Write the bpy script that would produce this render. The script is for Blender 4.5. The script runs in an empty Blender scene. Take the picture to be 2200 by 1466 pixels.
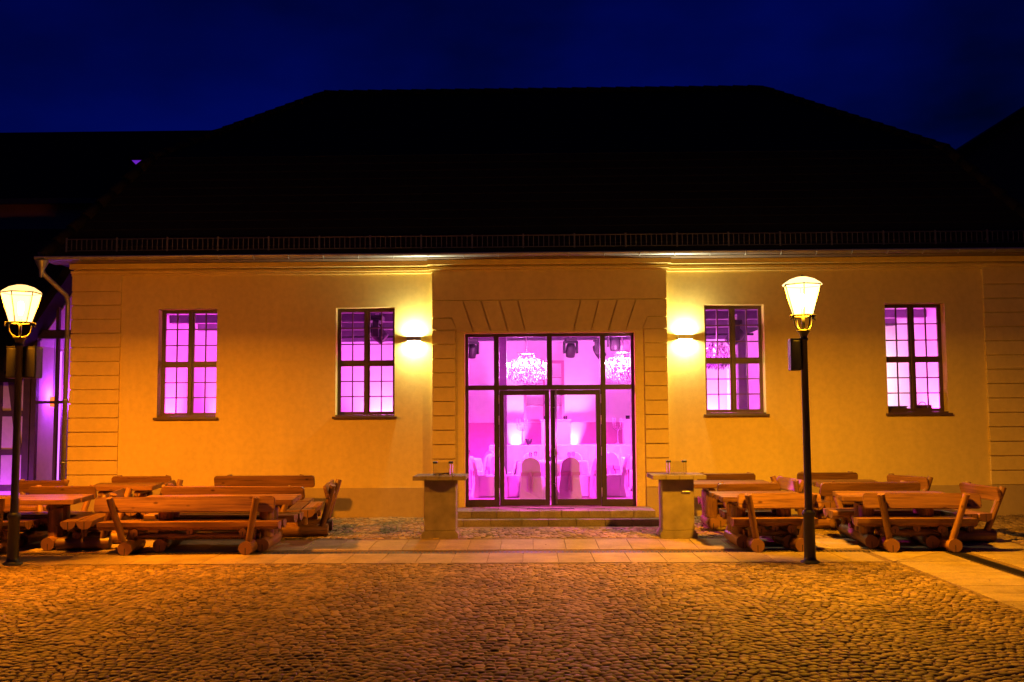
import bpy, bmesh, math, random
import numpy as np
from mathutils import Matrix, Vector, Euler
R = math.radians
random.seed(7); rng = np.random.default_rng(7)
SC = bpy.context.scene
COL = SC.collection

# ------------------------------------------------------------------ camera
cd = bpy.data.cameras.new('camera'); cam = bpy.data.objects.new('camera', cd); COL.objects.link(cam)
cd.sensor_width = 36.0; cd.lens = 35.0; cd.clip_start = 0.1; cd.clip_end = 600
_y, _p, _r = R(1.0), R(4.46), R(0.35)
fw = Vector((-math.sin(_y)*math.cos(_p), math.cos(_y)*math.cos(_p), math.sin(_p)))
rt = Vector((math.cos(_y), math.sin(_y), 0)); up = rt.cross(fw)
rt2 = rt*math.cos(_r) - up*math.sin(_r); up2 = up*math.cos(_r) + rt*math.sin(_r)
M = Matrix((rt2, up2, -fw)).transposed().to_4x4(); M.translation = Vector((-.384, -19.1, 1.99))
cam.matrix_world = M
SC.camera = cam

# ------------------------------------------------------------------ sky (late dusk, sun well below the horizon)
w = bpy.data.worlds.new('World'); SC.world = w; w.use_nodes = True
nt = w.node_tree; nt.nodes.clear()
out = nt.nodes.new('ShaderNodeOutputWorld'); bg = nt.nodes.new('ShaderNodeBackground')
sky = nt.nodes.new('ShaderNodeTexSky'); sky.sky_type = 'NISHITA'; sky.sun_disc = False
sky.sun_elevation = R(2.0); sky.sun_rotation = R(200); sky.altitude = 200; sky.ozone_density = 5
tc = nt.nodes.new('ShaderNodeTexCoord')
mp = nt.nodes.new('ShaderNodeMapping'); mp.inputs['Scale'].default_value = (1.3, 1.3, 2.6); mp.inputs['Location'].default_value = (5.1, 2.7, 1.11)
ns = nt.nodes.new('ShaderNodeTexNoise'); ns.inputs['Scale'].default_value = 2.0; ns.inputs['Detail'].default_value = 5.0; ns.inputs['Roughness'].default_value = .5
cr = nt.nodes.new('ShaderNodeValToRGB'); cr.color_ramp.elements[0].position = .33; cr.color_ramp.elements[0].color = (.010, .040, .17, 1)
cr.color_ramp.elements[1].position = .70; cr.color_ramp.elements[1].color = (.020, .105, 1.35, 1)
ml = nt.nodes.new('ShaderNodeMix'); ml.data_type = 'RGBA'; ml.blend_type = 'MULTIPLY'; ml.inputs[0].default_value = 1
L = nt.links.new
L(tc.outputs['Generated'], mp.inputs['Vector']); L(mp.outputs[0], ns.inputs['Vector']); L(ns.outputs['Fac'], cr.inputs[0])
L(sky.outputs[0], ml.inputs[6]); L(cr.outputs[0], ml.inputs[7]); L(ml.outputs[2], bg.inputs['Color']); L(bg.outputs[0], out.inputs[0])
bg.inputs['Strength'].default_value = 0.052

SC.view_settings.view_transform = 'Standard'; SC.view_settings.look = 'None'
SC.view_settings.exposure = 0.0; SC.view_settings.gamma = 1.0; SC.view_settings.use_curve_mapping = False
cy = SC.cycles
cy.use_denoising = True; cy.max_bounces = 8; cy.diffuse_bounces = 4; cy.glossy_bounces = 3; cy.transmission_bounces = 6
cy.transparent_max_bounces = 16; cy.sample_clamp_indirect = 6; cy.caustics_reflective = False; cy.caustics_refractive = False
cy.use_adaptive_sampling = True; cy.adaptive_threshold = 0.01

# lamp strengths (the lamps themselves are built further down)
LAMP_DOWN, LAMP_ROUND = 1190, 330
LAMP_COL_R, LAMP_COL_L = (1.0, .40, .006), (1.0, .30, .004)
SCONCE_W, SCONCE_COL = 62, (1.0, .96, .62)
MAG = (1.0, .16, .80)

# ------------------------------------------------------------------ materials
def newmat(name):
    m = bpy.data.materials.new(name); m.use_nodes = True
    n = m.node_tree.nodes; b = n['Principled BSDF']
    return m, m.node_tree, b
def N(t, typ, **kw):
    n = t.nodes.new(typ)
    for k, v in kw.items():
        if hasattr(n, k): setattr(n, k, v)
        else: n.inputs[k.replace('_', ' ')].default_value = v
    return n
def ramp(t, fac, stops):
    r = t.nodes.new('ShaderNodeValToRGB'); e = r.color_ramp.elements
    while len(e) < len(stops): e.new(.5)
    for i, (p, c) in enumerate(stops): e[i].position = p; e[i].color = (*c, 1)
    t.links.new(fac, r.inputs[0]); return r.outputs[0]
def mix(t, fac, a, b, mode='MIX'):
    m = t.nodes.new('ShaderNodeMix'); m.data_type = 'RGBA'; m.blend_type = mode
    for s, v in ((0, fac), (6, a), (7, b)):
        if hasattr(v, 'is_output'): t.links.new(v, m.inputs[s])
        else: m.inputs[s].default_value = v if s == 0 else (*v, 1)
    return m.outputs[2]
def bump(t, b, h, strength=.3, dist=.01):
    n = t.nodes.new('ShaderNodeBump'); n.inputs['Strength'].default_value = strength; n.inputs['Distance'].default_value = dist
    t.links.new(h, n.inputs['Height']); t.links.new(n.outputs[0], b.inputs['Normal'])
def noise(t, scale, detail=4, rough=.55, vec=None, coord='Object', mapscale=None):
    n = t.nodes.new('ShaderNodeTexNoise'); n.inputs['Scale'].default_value = scale; n.inputs['Detail'].default_value = detail; n.inputs['Roughness'].default_value = rough
    if vec is None:
        c = t.nodes.new('ShaderNodeTexCoord'); vec = c.outputs[coord]
    if mapscale:
        mpn = t.nodes.new('ShaderNodeMapping'); mpn.inputs['Scale'].default_value = mapscale; t.links.new(vec, mpn.inputs[0]); vec = mpn.outputs[0]
    t.links.new(vec, n.inputs['Vector']); return n.outputs['Fac']
def plain(name, col, rough=.6, metal=0, var=.15, scale=6, bumps=.15, spec=.5, bscale=60):
    m, t, b = newmat(name)
    f = noise(t, scale)
    c0 = tuple(x*(1-var) for x in col); c1 = tuple(min(1, x*(1+var)) for x in col)
    t.links.new(ramp(t, f, [(.3, c0), (.7, c1)]), b.inputs['Base Color'])
    b.inputs['Roughness'].default_value = rough; b.inputs['Metallic'].default_value = metal; b.inputs['Specular IOR Level'].default_value = spec
    if bumps: bump(t, b, noise(t, bscale, 3), bumps, .004)
    return m
def emit(name, col, s, clear=0):
    m = bpy.data.materials.new(name); m.use_nodes = True; t = m.node_tree; t.nodes.clear()
    o = t.nodes.new('ShaderNodeOutputMaterial'); e = t.nodes.new('ShaderNodeEmission')
    e.inputs[0].default_value = (*col, 1); e.inputs[1].default_value = s
    if clear:
        tr = t.nodes.new('ShaderNodeBsdfTransparent'); tr.inputs[0].default_value = (clear, clear, clear, 1)
        a = t.nodes.new('ShaderNodeAddShader'); t.links.new(e.outputs[0], a.inputs[0]); t.links.new(tr.outputs[0], a.inputs[1]); t.links.new(a.outputs[0], o.inputs[0])
    else: t.links.new(e.outputs[0], o.inputs[0])
    return m
def glass(name, tint=(.96, .97, .96), refl=.9):
    m = bpy.data.materials.new(name); m.use_nodes = True; t = m.node_tree; t.nodes.clear()
    o = t.nodes.new('ShaderNodeOutputMaterial'); tr = t.nodes.new('ShaderNodeBsdfTransparent'); tr.inputs[0].default_value = (*tint, 1)
    g = t.nodes.new('ShaderNodeBsdfGlossy'); g.inputs['Roughness'].default_value = .02; g.inputs['Color'].default_value = (refl, refl, refl, 1)
    f = t.nodes.new('ShaderNodeFresnel'); f.inputs['IOR'].default_value = 1.45
    x = t.nodes.new('ShaderNodeMixShader'); t.links.new(f.outputs[0], x.inputs[0]); t.links.new(tr.outputs[0], x.inputs[1]); t.links.new(g.outputs[0], x.inputs[2]); t.links.new(x.outputs[0], o.inputs[0])
    return m

def mat_plaster(name, col, rough=.9):
    m, t, b = newmat(name)
    big = noise(t, .7, 4, .6); fine = noise(t, 9, 5, .6)
    streak = noise(t, 1.0, 4, .6, mapscale=(2.2, 2.2, .25))
    c = mix(t, .5, ramp(t, big, [(.3, tuple(x*.90 for x in col)), (.7, tuple(min(1, x*1.06) for x in col))]),
            ramp(t, streak, [(.3, tuple(x*.90 for x in col)), (.65, tuple(min(1, x*1.05) for x in col))]))
    c = mix(t, .12, c, ramp(t, fine, [(.35, (.3, .25, .2)), (.6, (1, 1, 1))]), 'MULTIPLY')
    t.links.new(c, b.inputs['Base Color']); b.inputs['Roughness'].default_value = rough; b.inputs['Specular IOR Level'].default_value = .2
    bump(t, b, noise(t, 45, 6, .65), .35, .006)
    return m
def mat_wood(name, col, rough=.38):
    m, t, b = newmat(name)
    c = t.nodes.new('ShaderNodeTexCoord'); oi = t.nodes.new('ShaderNodeObjectInfo')
    ad = t.nodes.new('ShaderNodeVectorMath'); ad.operation = 'ADD'
    ml_ = t.nodes.new('ShaderNodeMath'); ml_.operation = 'MULTIPLY'; ml_.inputs[1].default_value = 37.0
    t.links.new(oi.outputs['Random'], ml_.inputs[0]); t.links.new(c.outputs['Object'], ad.inputs[0]); t.links.new(ml_.outputs[0], ad.inputs[1])
    g = noise(t, 1.0, 6, .65, vec=ad.outputs[0], mapscale=(1.6, 34, 34))
    br = noise(t, 1.0, 3, .5, vec=ad.outputs[0], mapscale=(.8, 4, 4))
    vo = t.nodes.new('ShaderNodeTexVoronoi'); vo.inputs['Scale'].default_value = 1.0
    mpn = t.nodes.new('ShaderNodeMapping'); mpn.inputs['Scale'].default_value = (2.6, 5.5, 5.5); t.links.new(ad.outputs[0], mpn.inputs[0]); t.links.new(mpn.outputs[0], vo.inputs['Vector'])
    base = ramp(t, g, [(.30, tuple(x*.40 for x in col)), (.48, tuple(x*.9 for x in col)), (.72, tuple(min(1, x*1.35) for x in col))])
    base = mix(t, .55, base, ramp(t, br, [(.35, (.38, .30, .28)), (.62, (1, 1, 1))]), 'MULTIPLY')
    base = mix(t, 1, base, ramp(t, vo.outputs['Distance'], [(.05, (.28, .16, .1)), (.13, (1, 1, 1))]), 'MULTIPLY')
    hv = t.nodes.new('ShaderNodeHueSaturation'); t.links.new(base, hv.inputs['Color'])
    mr = t.nodes.new('ShaderNodeMapRange'); mr.inputs[3].default_value = .60; mr.inputs[4].default_value = 1.3; t.links.new(oi.outputs['Random'], mr.inputs[0]); t.links.new(mr.outputs[0], hv.inputs['Value'])
    t.links.new(hv.outputs[0], b.inputs['Base Color'])
    t.links.new(ramp(t, g, [(.3, (rough-.08,)*3), (.7, (rough+.18,)*3)]), b.inputs['Roughness'])
    bump(t, b, g, .6, .006)
    return m
def mat_endgrain(name, col):
    m, t, b = newmat(name)
    c = t.nodes.new('ShaderNodeTexCoord'); sp = t.nodes.new('ShaderNodeSeparateXYZ'); t.links.new(c.outputs['Object'], sp.inputs[0])
    def mth(op, a, bb=None):
        n = t.nodes.new('ShaderNodeMath'); n.operation = op
        for i, v in enumerate((a, bb)):
            if v is None: continue
            if hasattr(v, 'is_output'): t.links.new(v, n.inputs[i])
            else: n.inputs[i].default_value = v
        return n.outputs[0]
    y2 = mth('MULTIPLY', sp.outputs[1], sp.outputs[1]); z2 = mth('MULTIPLY', sp.outputs[2], sp.outputs[2])
    r = mth('SQRT', mth('ADD', y2, z2)); rings = mth('SINE', mth('MULTIPLY', r, 420.0))
    base = ramp(t, rings, [(.0, tuple(x*.7 for x in col)), (.8, col)])
    crack = mth('MULTIPLY', mth('LESS_THAN', mth('ABSOLUTE', sp.outputs[1]), .006), mth('LESS_THAN', sp.outputs[2], .005))
    t.links.new(mix(t, crack, base, (.012, .008, .005)), b.inputs['Base Color']); b.inputs['Roughness'].default_value = .7
    bump(t, b, noise(t, 70, 3), .3, .004)
    return m
def mat_stone(name, col, attr=True, rough=.68, var=.42):
    m, t, b = newmat(name); b.inputs['Specular IOR Level'].default_value = .15
    tcn = t.nodes.new('ShaderNodeTexCoord'); vadd = t.nodes.new('ShaderNodeVectorMath'); vadd.operation = 'ADD'; t.links.new(tcn.outputs['Object'], vadd.inputs[0])
    if not attr:
        oi_ = t.nodes.new('ShaderNodeObjectInfo'); sc_ = t.nodes.new('ShaderNodeMath'); sc_.operation = 'MULTIPLY'; sc_.inputs[1].default_value = 91.0
        t.links.new(oi_.outputs['Random'], sc_.inputs[0]); t.links.new(sc_.outputs[0], vadd.inputs[1])
    f = noise(t, 38, 5, .65, vec=vadd.outputs[0]); f2 = noise(t, 1.1 if attr else 2.6, 5, .65, vec=vadd.outputs[0])
    base = ramp(t, f, [(.3, tuple(x*.72 for x in col)), (.7, tuple(min(1, x*1.2) for x in col))])
    base = mix(t, .8, base, ramp(t, f2, [(.3, (.55, .52, .5)), (.65, (1, 1, 1))]), 'MULTIPLY')
    hv = t.nodes.new('ShaderNodeHueSaturation'); t.links.new(base, hv.inputs['Color'])
    if attr: a = t.nodes.new('ShaderNodeAttribute'); a.attribute_name = 'tint'; src = a.outputs['Fac']
    else: a = t.nodes.new('ShaderNodeObjectInfo'); src = a.outputs['Random']
    mr = t.nodes.new('ShaderNodeMapRange'); mr.inputs[3].default_value = 1-var; mr.inputs[4].default_value = 1+var; t.links.new(src, mr.inputs[0]); t.links.new(mr.outputs[0], hv.inputs['Value'])
    t.links.new(hv.outputs[0], b.inputs['Base Color'])
    t.links.new(ramp(t, f, [(.3, (rough-.15,)*3), (.7, (rough+.15,)*3)]), b.inputs['Roughness'])
    bump(t, b, noise(t, 110, 4, .6), .5, .003)
    return m

M_ = {}
M_['wall'] = mat_plaster('wall_plaster', (.73, .56, .17))
M_['block'] = mat_plaster('quoin_plaster', (.71, .54, .17))
M_['plinth'] = mat_plaster('plinth_plaster', (.46, .35, .18))
M_['frame'] = plain('brown_painted_wood', (.085, .042, .024), .45, bumps=.1)
M_['door'] = plain('brown_metal_frame', (.055, .032, .022), .4, bumps=.06)
M_['glass'] = glass('window_glass')
M_['steel'] = plain('brushed_steel', (.62, .6, .56), .3, 1, bumps=.05)
M_['zinc'] = plain('zinc_sheet', (.32, .32, .31), .45, .8, bumps=.1)
M_['iron'] = plain('dark_cast_iron', (.028, .027, .025), .45, .3, bumps=.2)
M_['roof'] = plain('dark_roof_tile', (.012, .010, .009), .8, bumps=.4, spec=.08)
M_['soffit'] = plain('eave_board', (.16, .11, .07), .8)
M_['guard'] = plain('snow_guard_metal', (.12, .11, .10), .5, .6)
M_['wood'] = mat_wood('varnished_pine', (.26, .118, .036))
M_['wood_end'] = mat_endgrain('pine_end_grain', (.27, .115, .04))
M_['cobble'] = mat_stone('granite_cobble', (.30, .20, .072))
M_['sand'] = plain('joint_sand', (.17, .105, .05), .95, var=.4, scale=30, bumps=.6)
M_['slab'] = mat_stone('paving_slab', (.38, .285, .165), attr=False, rough=.75, var=.12)
M_['step'] = mat_stone('granite_step', (.25, .20, .15), attr=False, rough=.75, var=.16)
M_['concrete'] = plain('cast_concrete', (.22, .175, .12), .9, spec=.2, var=.25, scale=4, bumps=.5)
M_['grate'] = plain('iron_grate', (.035, .03, .026), .55, .7, bumps=.3)
M_['white'] = plain('white_room_paint', (.80, .78, .78), .9, var=.03)
M_['dado'] = plain('dado_paint', (.52, .22, .36), .8, var=.05)
M_['floor'] = plain('hall_floor', (.28, .17, .22), .35, var=.1)
M_['ceil'] = plain('hall_ceiling', (.14, .11, .19), .9, var=.05)  # dark violet stands for a ceiling that gets almost no light
M_['dark'] = plain('matt_black_metal', (.022, .021, .024), .5, .2)
M_['column'] = plain('grey_column', (.10, .08, .12), .5)  # dark grey carries the shade on the columns' near side
M_['cloth'] = plain('white_cloth', (.56, .52, .55), .9, var=.04, bumps=.1)
M_['satin'] = plain('pale_sash', (.46, .28, .36), .5, var=.05)
M_['crystal'] = plain('crystal_glass', (.26, .20, .25), .15, bumps=0, var=.02, spec=1)
M_['darkcrystal'] = plain('dark_crystal', (.16, .12, .20), .1, bumps=0, spec=1)  # darker copy of the crystal, unlit look put into its colour
M_['acryl'] = glass('clear_acrylic', (.9, .9, .9))
M_['timber'] = plain('dark_timber', (.045, .028, .020), .7, var=.3)
M_['infill'] = mat_plaster('infill_plaster', (.50, .45, .44))
M_['brick'] = mat_plaster('dull_red_render', (.55, .20, .12))
M_['darkwall'] = mat_plaster('grey_render', (.04, .038, .036))

# ------------------------------------------------------------------ mesh helpers
class MB:
    def __init__(s): s.v = []; s.f = []; s.mi = []; s.sm = []
    def add(s, vs, fs, mi=0, smooth=False):
        o = len(s.v); s.v += [tuple(p) for p in vs]
        for f in fs: s.f.append(tuple(i+o for i in f)); s.mi.append(mi); s.sm.append(smooth)
        return s
    def box(s, x0, x1, y0, y1, z0, z1, mi=0, c=0):
        if c <= 0:
            vs = [(x, y, z) for z in (z0, z1) for y in (y0, y1) for x in (x0, x1)]
            return s.add(vs, [(0, 2, 3, 1), (4, 5, 7, 6), (0, 1, 5, 4), (2, 6, 7, 3), (0, 4, 6, 2), (1, 3, 7, 5)], mi)
        bm = bmesh.new(); bmesh.ops.create_cube(bm, size=1)
        for v in bm.verts:
            v.co = Vector(((x0+x1)/2+v.co.x*(x1-x0), (y0+y1)/2+v.co.y*(y1-y0), (z0+z1)/2+v.co.z*(z1-z0)))
        bmesh.ops.bevel(bm, geom=bm.edges[:], offset=c, segments=2, affect='EDGES', profile=.5)
        bm.verts.ensure_lookup_table(); bm.verts.index_update()
        s.add([v.co for v in bm.verts], [[v.index for v in f.verts] for f in bm.faces], mi); bm.free(); return s
    def tube(s, pts, r, n=10, mi=0, cap=True, capmi=None, smooth=True):
        pts = [Vector(p) for p in pts]; rs = r if isinstance(r, (list, tuple)) else [r]*len(pts)
        o = len(s.v); prev = None
        for i, p in enumerate(pts):
            d = (pts[min(i+1, len(pts)-1)] - pts[max(i-1, 0)]).normalized()
            if prev is None:
                a = Vector((0, 0, 1)) if abs(d.z) < .9 else Vector((1, 0, 0)); u = d.cross(a).normalized()
            else: u = (prev - d*prev.dot(d)).normalized()
            prev = u; v = d.cross(u)
            for k in range(n):
                t = 2*math.pi*k/n; s.v.append(tuple(p + (u*math.cos(t)+v*math.sin(t))*rs[i]))
        for i in range(len(pts)-1):
            for k in range(n):
                s.f.append((o+i*n+k, o+i*n+(k+1) % n, o+(i+1)*n+(k+1) % n, o+(i+1)*n+k)); s.mi.append(mi); s.sm.append(smooth)
        if cap:
            cm = mi if capmi is None else capmi
            s.f.append(tuple(o+k for k in range(n))[::-1]); s.mi.append(cm); s.sm.append(False)
            e = o+(len(pts)-1)*n; s.f.append(tuple(e+k for k in range(n))); s.mi.append(cm); s.sm.append(False)
        return s
    def lathe(s, prof, n=20, cx=0, cy=0, mi=0, rot=0, smooth=True):
        o = len(s.v)
        for r, z in prof:
            for k in range(n):
                t = 2*math.pi*k/n+rot; s.v.append((cx+r*math.cos(t), cy+r*math.sin(t), z))
        for i in range(len(prof)-1):
            for k in range(n):
                s.f.append((o+i*n+k, o+i*n+(k+1) % n, o+(i+1)*n+(k+1) % n, o+(i+1)*n+k)); s.mi.append(mi); s.sm.append(smooth)
        return s
    def prism(s, poly, a, b, axis='y', mi=0):
        # poly in the two other axes, extruded from a to b
        def P(u, v, q): return (u, q, v) if axis == 'y' else ((q, u, v) if axis == 'x' else (u, v, q))
        n = len(poly); o = len(s.v)
        s.v += [P(u, v, a) for u, v in poly] + [P(u, v, b) for u, v in poly]
        s.f.append(tuple(range(o, o+n))); s.f.append(tuple(range(o+2*n-1, o+n-1, -1))); s.mi += [mi, mi]; s.sm += [False, False]
        for k in range(n):
            s.f.append((o+k, o+n+k, o+n+(k+1) % n, o+(k+1) % n)); s.mi.append(mi); s.sm.append(False)
        return s
    def mesh(s, name, mats):
        me = bpy.data.meshes.new(name); me.from_pydata(s.v, [], s.f)
        for m in (mats if isinstance(mats, (list, tuple)) else [mats]): me.materials.append(m)
        me.polygons.foreach_set('material_index', s.mi); me.polygons.foreach_set('use_smooth', s.sm)
        bm = bmesh.new(); bm.from_mesh(me); bmesh.ops.recalc_face_normals(bm, faces=bm.faces); bm.to_mesh(me); bm.free()
        me.update(); return me
    def build(s, name, mats, parent=None, mw=None): return place(name, s.mesh(name, mats), parent, mw)
def place(name, me, parent=None, mw=None):
    o = bpy.data.objects.new(name, me); COL.objects.link(o)
    if parent is not None: o.parent = parent
    if mw is not None: o.matrix_basis = mw
    return o
def T(x, y, z, rz=0, rx=0, ry=0): return Matrix.Translation((x, y, z)) @ Euler((rx, ry, rz)).to_matrix().to_4x4()
def tag(o, label, cat, group=None):
    o['label'] = label; o['category'] = cat
    if group: o['group'] = group
    return o
def thing(name, label, cat, mw=None, group=None):
    o = bpy.data.objects.new(name, None); COL.objects.link(o); o.empty_display_size = .1
    if mw is not None: o.matrix_basis = mw
    return tag(o, label, cat, group)
def struct(o, kind='structure'): o['kind'] = kind; return o
def copy_tree(o, mw=None, parent=None, label=None):
    c = o.copy(); COL.objects.link(c); c.parent = parent
    if mw is not None: c.matrix_basis = mw
    if label: c['label'] = label
    for ch in o.children: copy_tree(ch, None, c)
    return c
def light(kind, name, parent, mw, power, col, size=.1, **kw):
    ld = bpy.data.lights.new(name, kind); ld.energy = power; ld.color = col
    if kind == 'AREA': ld.size = size
    else: ld.shadow_soft_size = size
    for k, v in kw.items(): setattr(ld, k, v)
    o = bpy.data.objects.new(name, ld); COL.objects.link(o); o.parent = parent; o.matrix_basis = mw; return o
def gz(y): return .0326*max(0., min(y, 0.)+4.2)
SLOPE = math.atan(.0326)
def on_ground(x, y, rz):
    a = SLOPE if y > -4.2 else 0
    return Matrix.Translation((x, y, gz(y)+.006)) @ Matrix.Rotation(a, 4, 'X') @ Matrix.Rotation(rz, 4, 'Z')

# ================================================================== GROUND
gb = MB()
ys = [-90, -4.2, 0, 90]
for y in ys:
    for x in (-110, 110): gb.v.append((x, y, gz(y)-.0065))
for i in range(3): gb.f.append((2*i, 2*i+1, 2*i+3, 2*i+2)); gb.mi.append(0); gb.sm.append(False)
ground = struct(gb.build('ground', M_['sand']))

# --- cobbles: small granite setts laid in shallow arcs
def sett_centres(x0, x1, y0, y1, pitch=.092):
    res = []; per = 1.5; amp = .30
    nr = int((y1-y0+amp)/pitch)+3
    for r in range(-6, nr):
        x = x0 + rng.uniform(0, pitch)
        while x < x1:
            wdt = pitch*rng.uniform(.82, 1.22)
            u = ((x+wdt/2)/per) % 1.0 - .5
            yy = y0 + r*pitch + amp*(1-4*u*u)*1.0 + rng.normal(0, .006)
            ang = math.atan(-8*u*amp/per)
            if y0 < yy < y1: res.append((x+wdt/2*math.cos(ang), yy, wdt*.5, pitch*.5*rng.uniform(.86, 1.06), ang+rng.normal(0, .06)))
            x += wdt*max(.62, math.cos(ang))
    return res
NG = 8
def sett_template():
    t = (np.arange(NG)+.5)*2*np.pi/NG
    c, s_ = np.cos(t), np.sin(t); e = .45
    sx, sy = np.sign(c)*np.abs(c)**e, np.sign(s_)*np.abs(s_)**e
    return sx, sy
def sett_mesh(name, cs, nring=3, dome=.0065, parent=None):
    n = len(cs); A = np.array(cs); sx, sy = sett_template()
    rr = rng.uniform(.84, 1.06, (n, NG)); h = rng.normal(0, .0028, n)
    tilt = rng.normal(0, .045, (n, 2))
    rings = [(1.0, -.014), (.97, -.002), (.82, dome*.75)]
    V = np.zeros((n, NG*3+1, 3)); ca, sa = np.cos(A[:, 4]), np.sin(A[:, 4])
    def put(idx, lx, ly, lz):
        V[:, idx, 0] = A[:, 0, None]+lx*ca[:, None]-ly*sa[:, None]
        V[:, idx, 1] = A[:, 1, None]+lx*sa[:, None]+ly*ca[:, None]
        V[:, idx, 2] = lz + h[:, None]
    for k, (q, z) in enumerate(rings):
        lx = sx*rr*q*A[:, 2, None]; ly = sy*rr*q*A[:, 3, None]
        put(slice(k*NG, (k+1)*NG), lx, ly, z + lx*tilt[:, :1]+ly*tilt[:, 1:])
    put(slice(NG*3, NG*3+1), np.zeros((n, 1)), np.zeros((n, 1)), np.full((n, 1), dome))
    V[:, :, 2] += np.clip(np.minimum(V[:, :, 1], 0)+4.2, 0, None)*.0326
    quads = [(k*NG+i, k*NG+(i+1) % NG, (k+1)*NG+(i+1) % NG, (k+1)*NG+i) for k in range(2) for i in range(NG)]
    tris = [(2*NG+i, 2*NG+(i+1) % NG, 3*NG) for i in range(NG)]
    npv = NG*3+1; off = (np.arange(n)*npv)
    q = (np.array(quads)[None]+off[:, None, None]).reshape(n, -1); t = (np.array(tris)[None]+off[:, None, None]).reshape(n, -1)
    loops = np.concatenate([q, t], 1).ravel(); sizes = np.tile(np.array([4]*len(quads)+[3]*len(tris)), n)
    me = bpy.data.meshes.new(name); me.vertices.add(n*npv); me.vertices.foreach_set('co', V.ravel())
    me.loops.add(len(loops)); me.loops.foreach_set('vertex_index', loops.astype(np.int32))
    me.polygons.add(len(sizes)); me.polygons.foreach_set('loop_start', np.concatenate([[0], np.cumsum(sizes)[:-1]]).astype(np.int32))
    me.update(calc_edges=True); me.polygons.foreach_set('use_smooth', np.ones(len(sizes), bool))
    at = me.attributes.new('tint', 'FLOAT', 'POINT'); at.data.foreach_set('value', np.repeat(rng.uniform(0, 1, n), npv).astype(np.float32))
    me.materials.append(M_['cobble']); me.validate(); return me
PATHX0, PATHX1 = 4.6, 5.66
WF, WB = -5.15, -2.74        # front and back edge of the slab walkway
DR0, DR1 = -4.16, -3.92      # drain in the walkway
C0 = Vector((-.384, -19.1))
front = [c for c in sett_centres(-9.5, PATHX0-.06, -14.2, WF-.05)]
rear = sett_centres(-12.0, 12.5, WB+.05, -.06, .108)
rear = [c for c in rear if not (-1.95 < c[0] < 2.0 and c[1] > -1.5)]
side = sett_centres(7.15, 12.5, -12, WB, .108)
def seen(c):
    d = c[1]-C0.y; 
    return d > 7.75 and abs((c[0]-C0.x+math.tan(R(1))*d)/d) < .50
fs = sorted([c for c in front if seen(c)], key=lambda c: (c[1]))
solo = fs[:300]; solo_ids = set(id(c) for c in solo)
sq = struct(place('cobbled_square', sett_mesh('cobbled_square_edge', [c for c in front if id(c) not in solo_ids][:1]), None))
me_f = sett_mesh('cobbles', [c for c in front if id(c) not in solo_ids])
struct(place('cobbles', me_f, sq), 'stuff')
struct(place('cobbles', sett_mesh('cobbles', rear), sq), 'stuff'); struct(place('cobbles', sett_mesh('cobbles', side), sq), 'stuff')
variants = [sett_mesh('cobble', [(0, 0, .052, .05, 0)]) for _ in range(12)]
for me in variants:   # bring the template down to the local ground plane
    co = np.zeros(len(me.vertices)*3); me.vertices.foreach_get('co', co); co = co.reshape(-1, 3); co[:, 2] -= 4.2*.0326; me.vertices.foreach_set('co', co.ravel())
for i, c in enumerate(solo):
    o = place('cobble', variants[i % 12], sq, T(c[0], c[1], 0, c[4]+(math.pi if i % 2 else 0)) @ Matrix.Diagonal((c[2]/.052, c[3]/.05, 1, 1)))

# --- slab walkway with its drain
walk = struct(MB().box(-16, 7.12, WF, DR0-.0, -.030, -.0045).box(PATHX0, 7.12, -14, WF, -.030, -.0045).build('walkway', M_['sand']))
sl = MB().box(-.246, .246, -.492, .492, -.012, .006, c=.004).mesh('slab', M_['slab'])
def slab(x, y, rz=0):
    m = Matrix.Translation((x, y, gz(y)+random.uniform(-.0015, .0015))) @ Matrix.Rotation(SLOPE if y > -4.2 else 0, 4, 'X') @ Matrix.Rotation(rz+random.uniform(-.003, .003), 4, 'Z')
    place('slab', sl, walk, m)
k = 0
x = -15.75
while x < PATHX0:
    if x+.25 <= PATHX0+.01: slab(x, (WF+DR0)/2)
    x += .5
x = -15.6
while x < 5.98:
    if x+.25 <= 6.0: slab(x, (DR1+WB)/2-.03)
    x += .5
y = WF-.26
while y > -13.5:
    slab((PATHX0+PATHX1)/2, y, math.pi/2); y -= .5
y = DR1-.27
while y > -13.5:
    slab(6.55, y, math.pi/2); y -= .5
def tri_slab(poly):
    MB().prism(poly, -.012, .0055, 'z').build('slab', M_['slab'], walk)
a, b_, c_, d_ = PATHX0+.004, PATHX1-.004, WF+.004, DR0-.004
tri_slab([(a, c_), (b_-.01, d_), (a, d_)]); tri_slab([(a+.012, c_), (b_, c_), (b_, d_-.012)])
tri = MB()
for poly in ([(6.04, DR1+.02), (7.05, WB-.06), (6.04, WB-.06)], [(6.055, DR1+.02), (7.06, DR1+.02), (7.06, WB-.07)]):
    vs = [(p[0], p[1], gz(p[1])+.006) for p in poly]+[(p[0], p[1], gz(p[1])-.014) for p in poly]
    MB().add(vs, [(0, 1, 2), (5, 4, 3), (0, 3, 4, 1), (1, 4, 5, 2), (2, 5, 3, 0)]).build('slab', M_['slab'], walk)
gr = MB()
for yy in (-.115, .085): gr.box(-.497, .497, yy, yy+.03, -.03, .003)
for i in range(15): gr.box(-.49+i*.0668, -.49+i*.0668+.03, -.085, .085, -.03, .002)
grm = gr.mesh('drain_grate', M_['grate'])
struct(MB().box(-16, 5.96, DR0, DR1, -.10, -.05).box(PATHX1, 5.96, -14, DR0, -.10, -.05).build('drain_channel', M_['grate'], walk), 'structure')
for i in range(21): place('drain_grate', grm, walk, T(-15.5+i, (DR0+DR1)/2, .001))
for i in range(10): place('drain_grate', grm, walk, T(5.81, -4.7-i, .001, math.pi/2))

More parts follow.
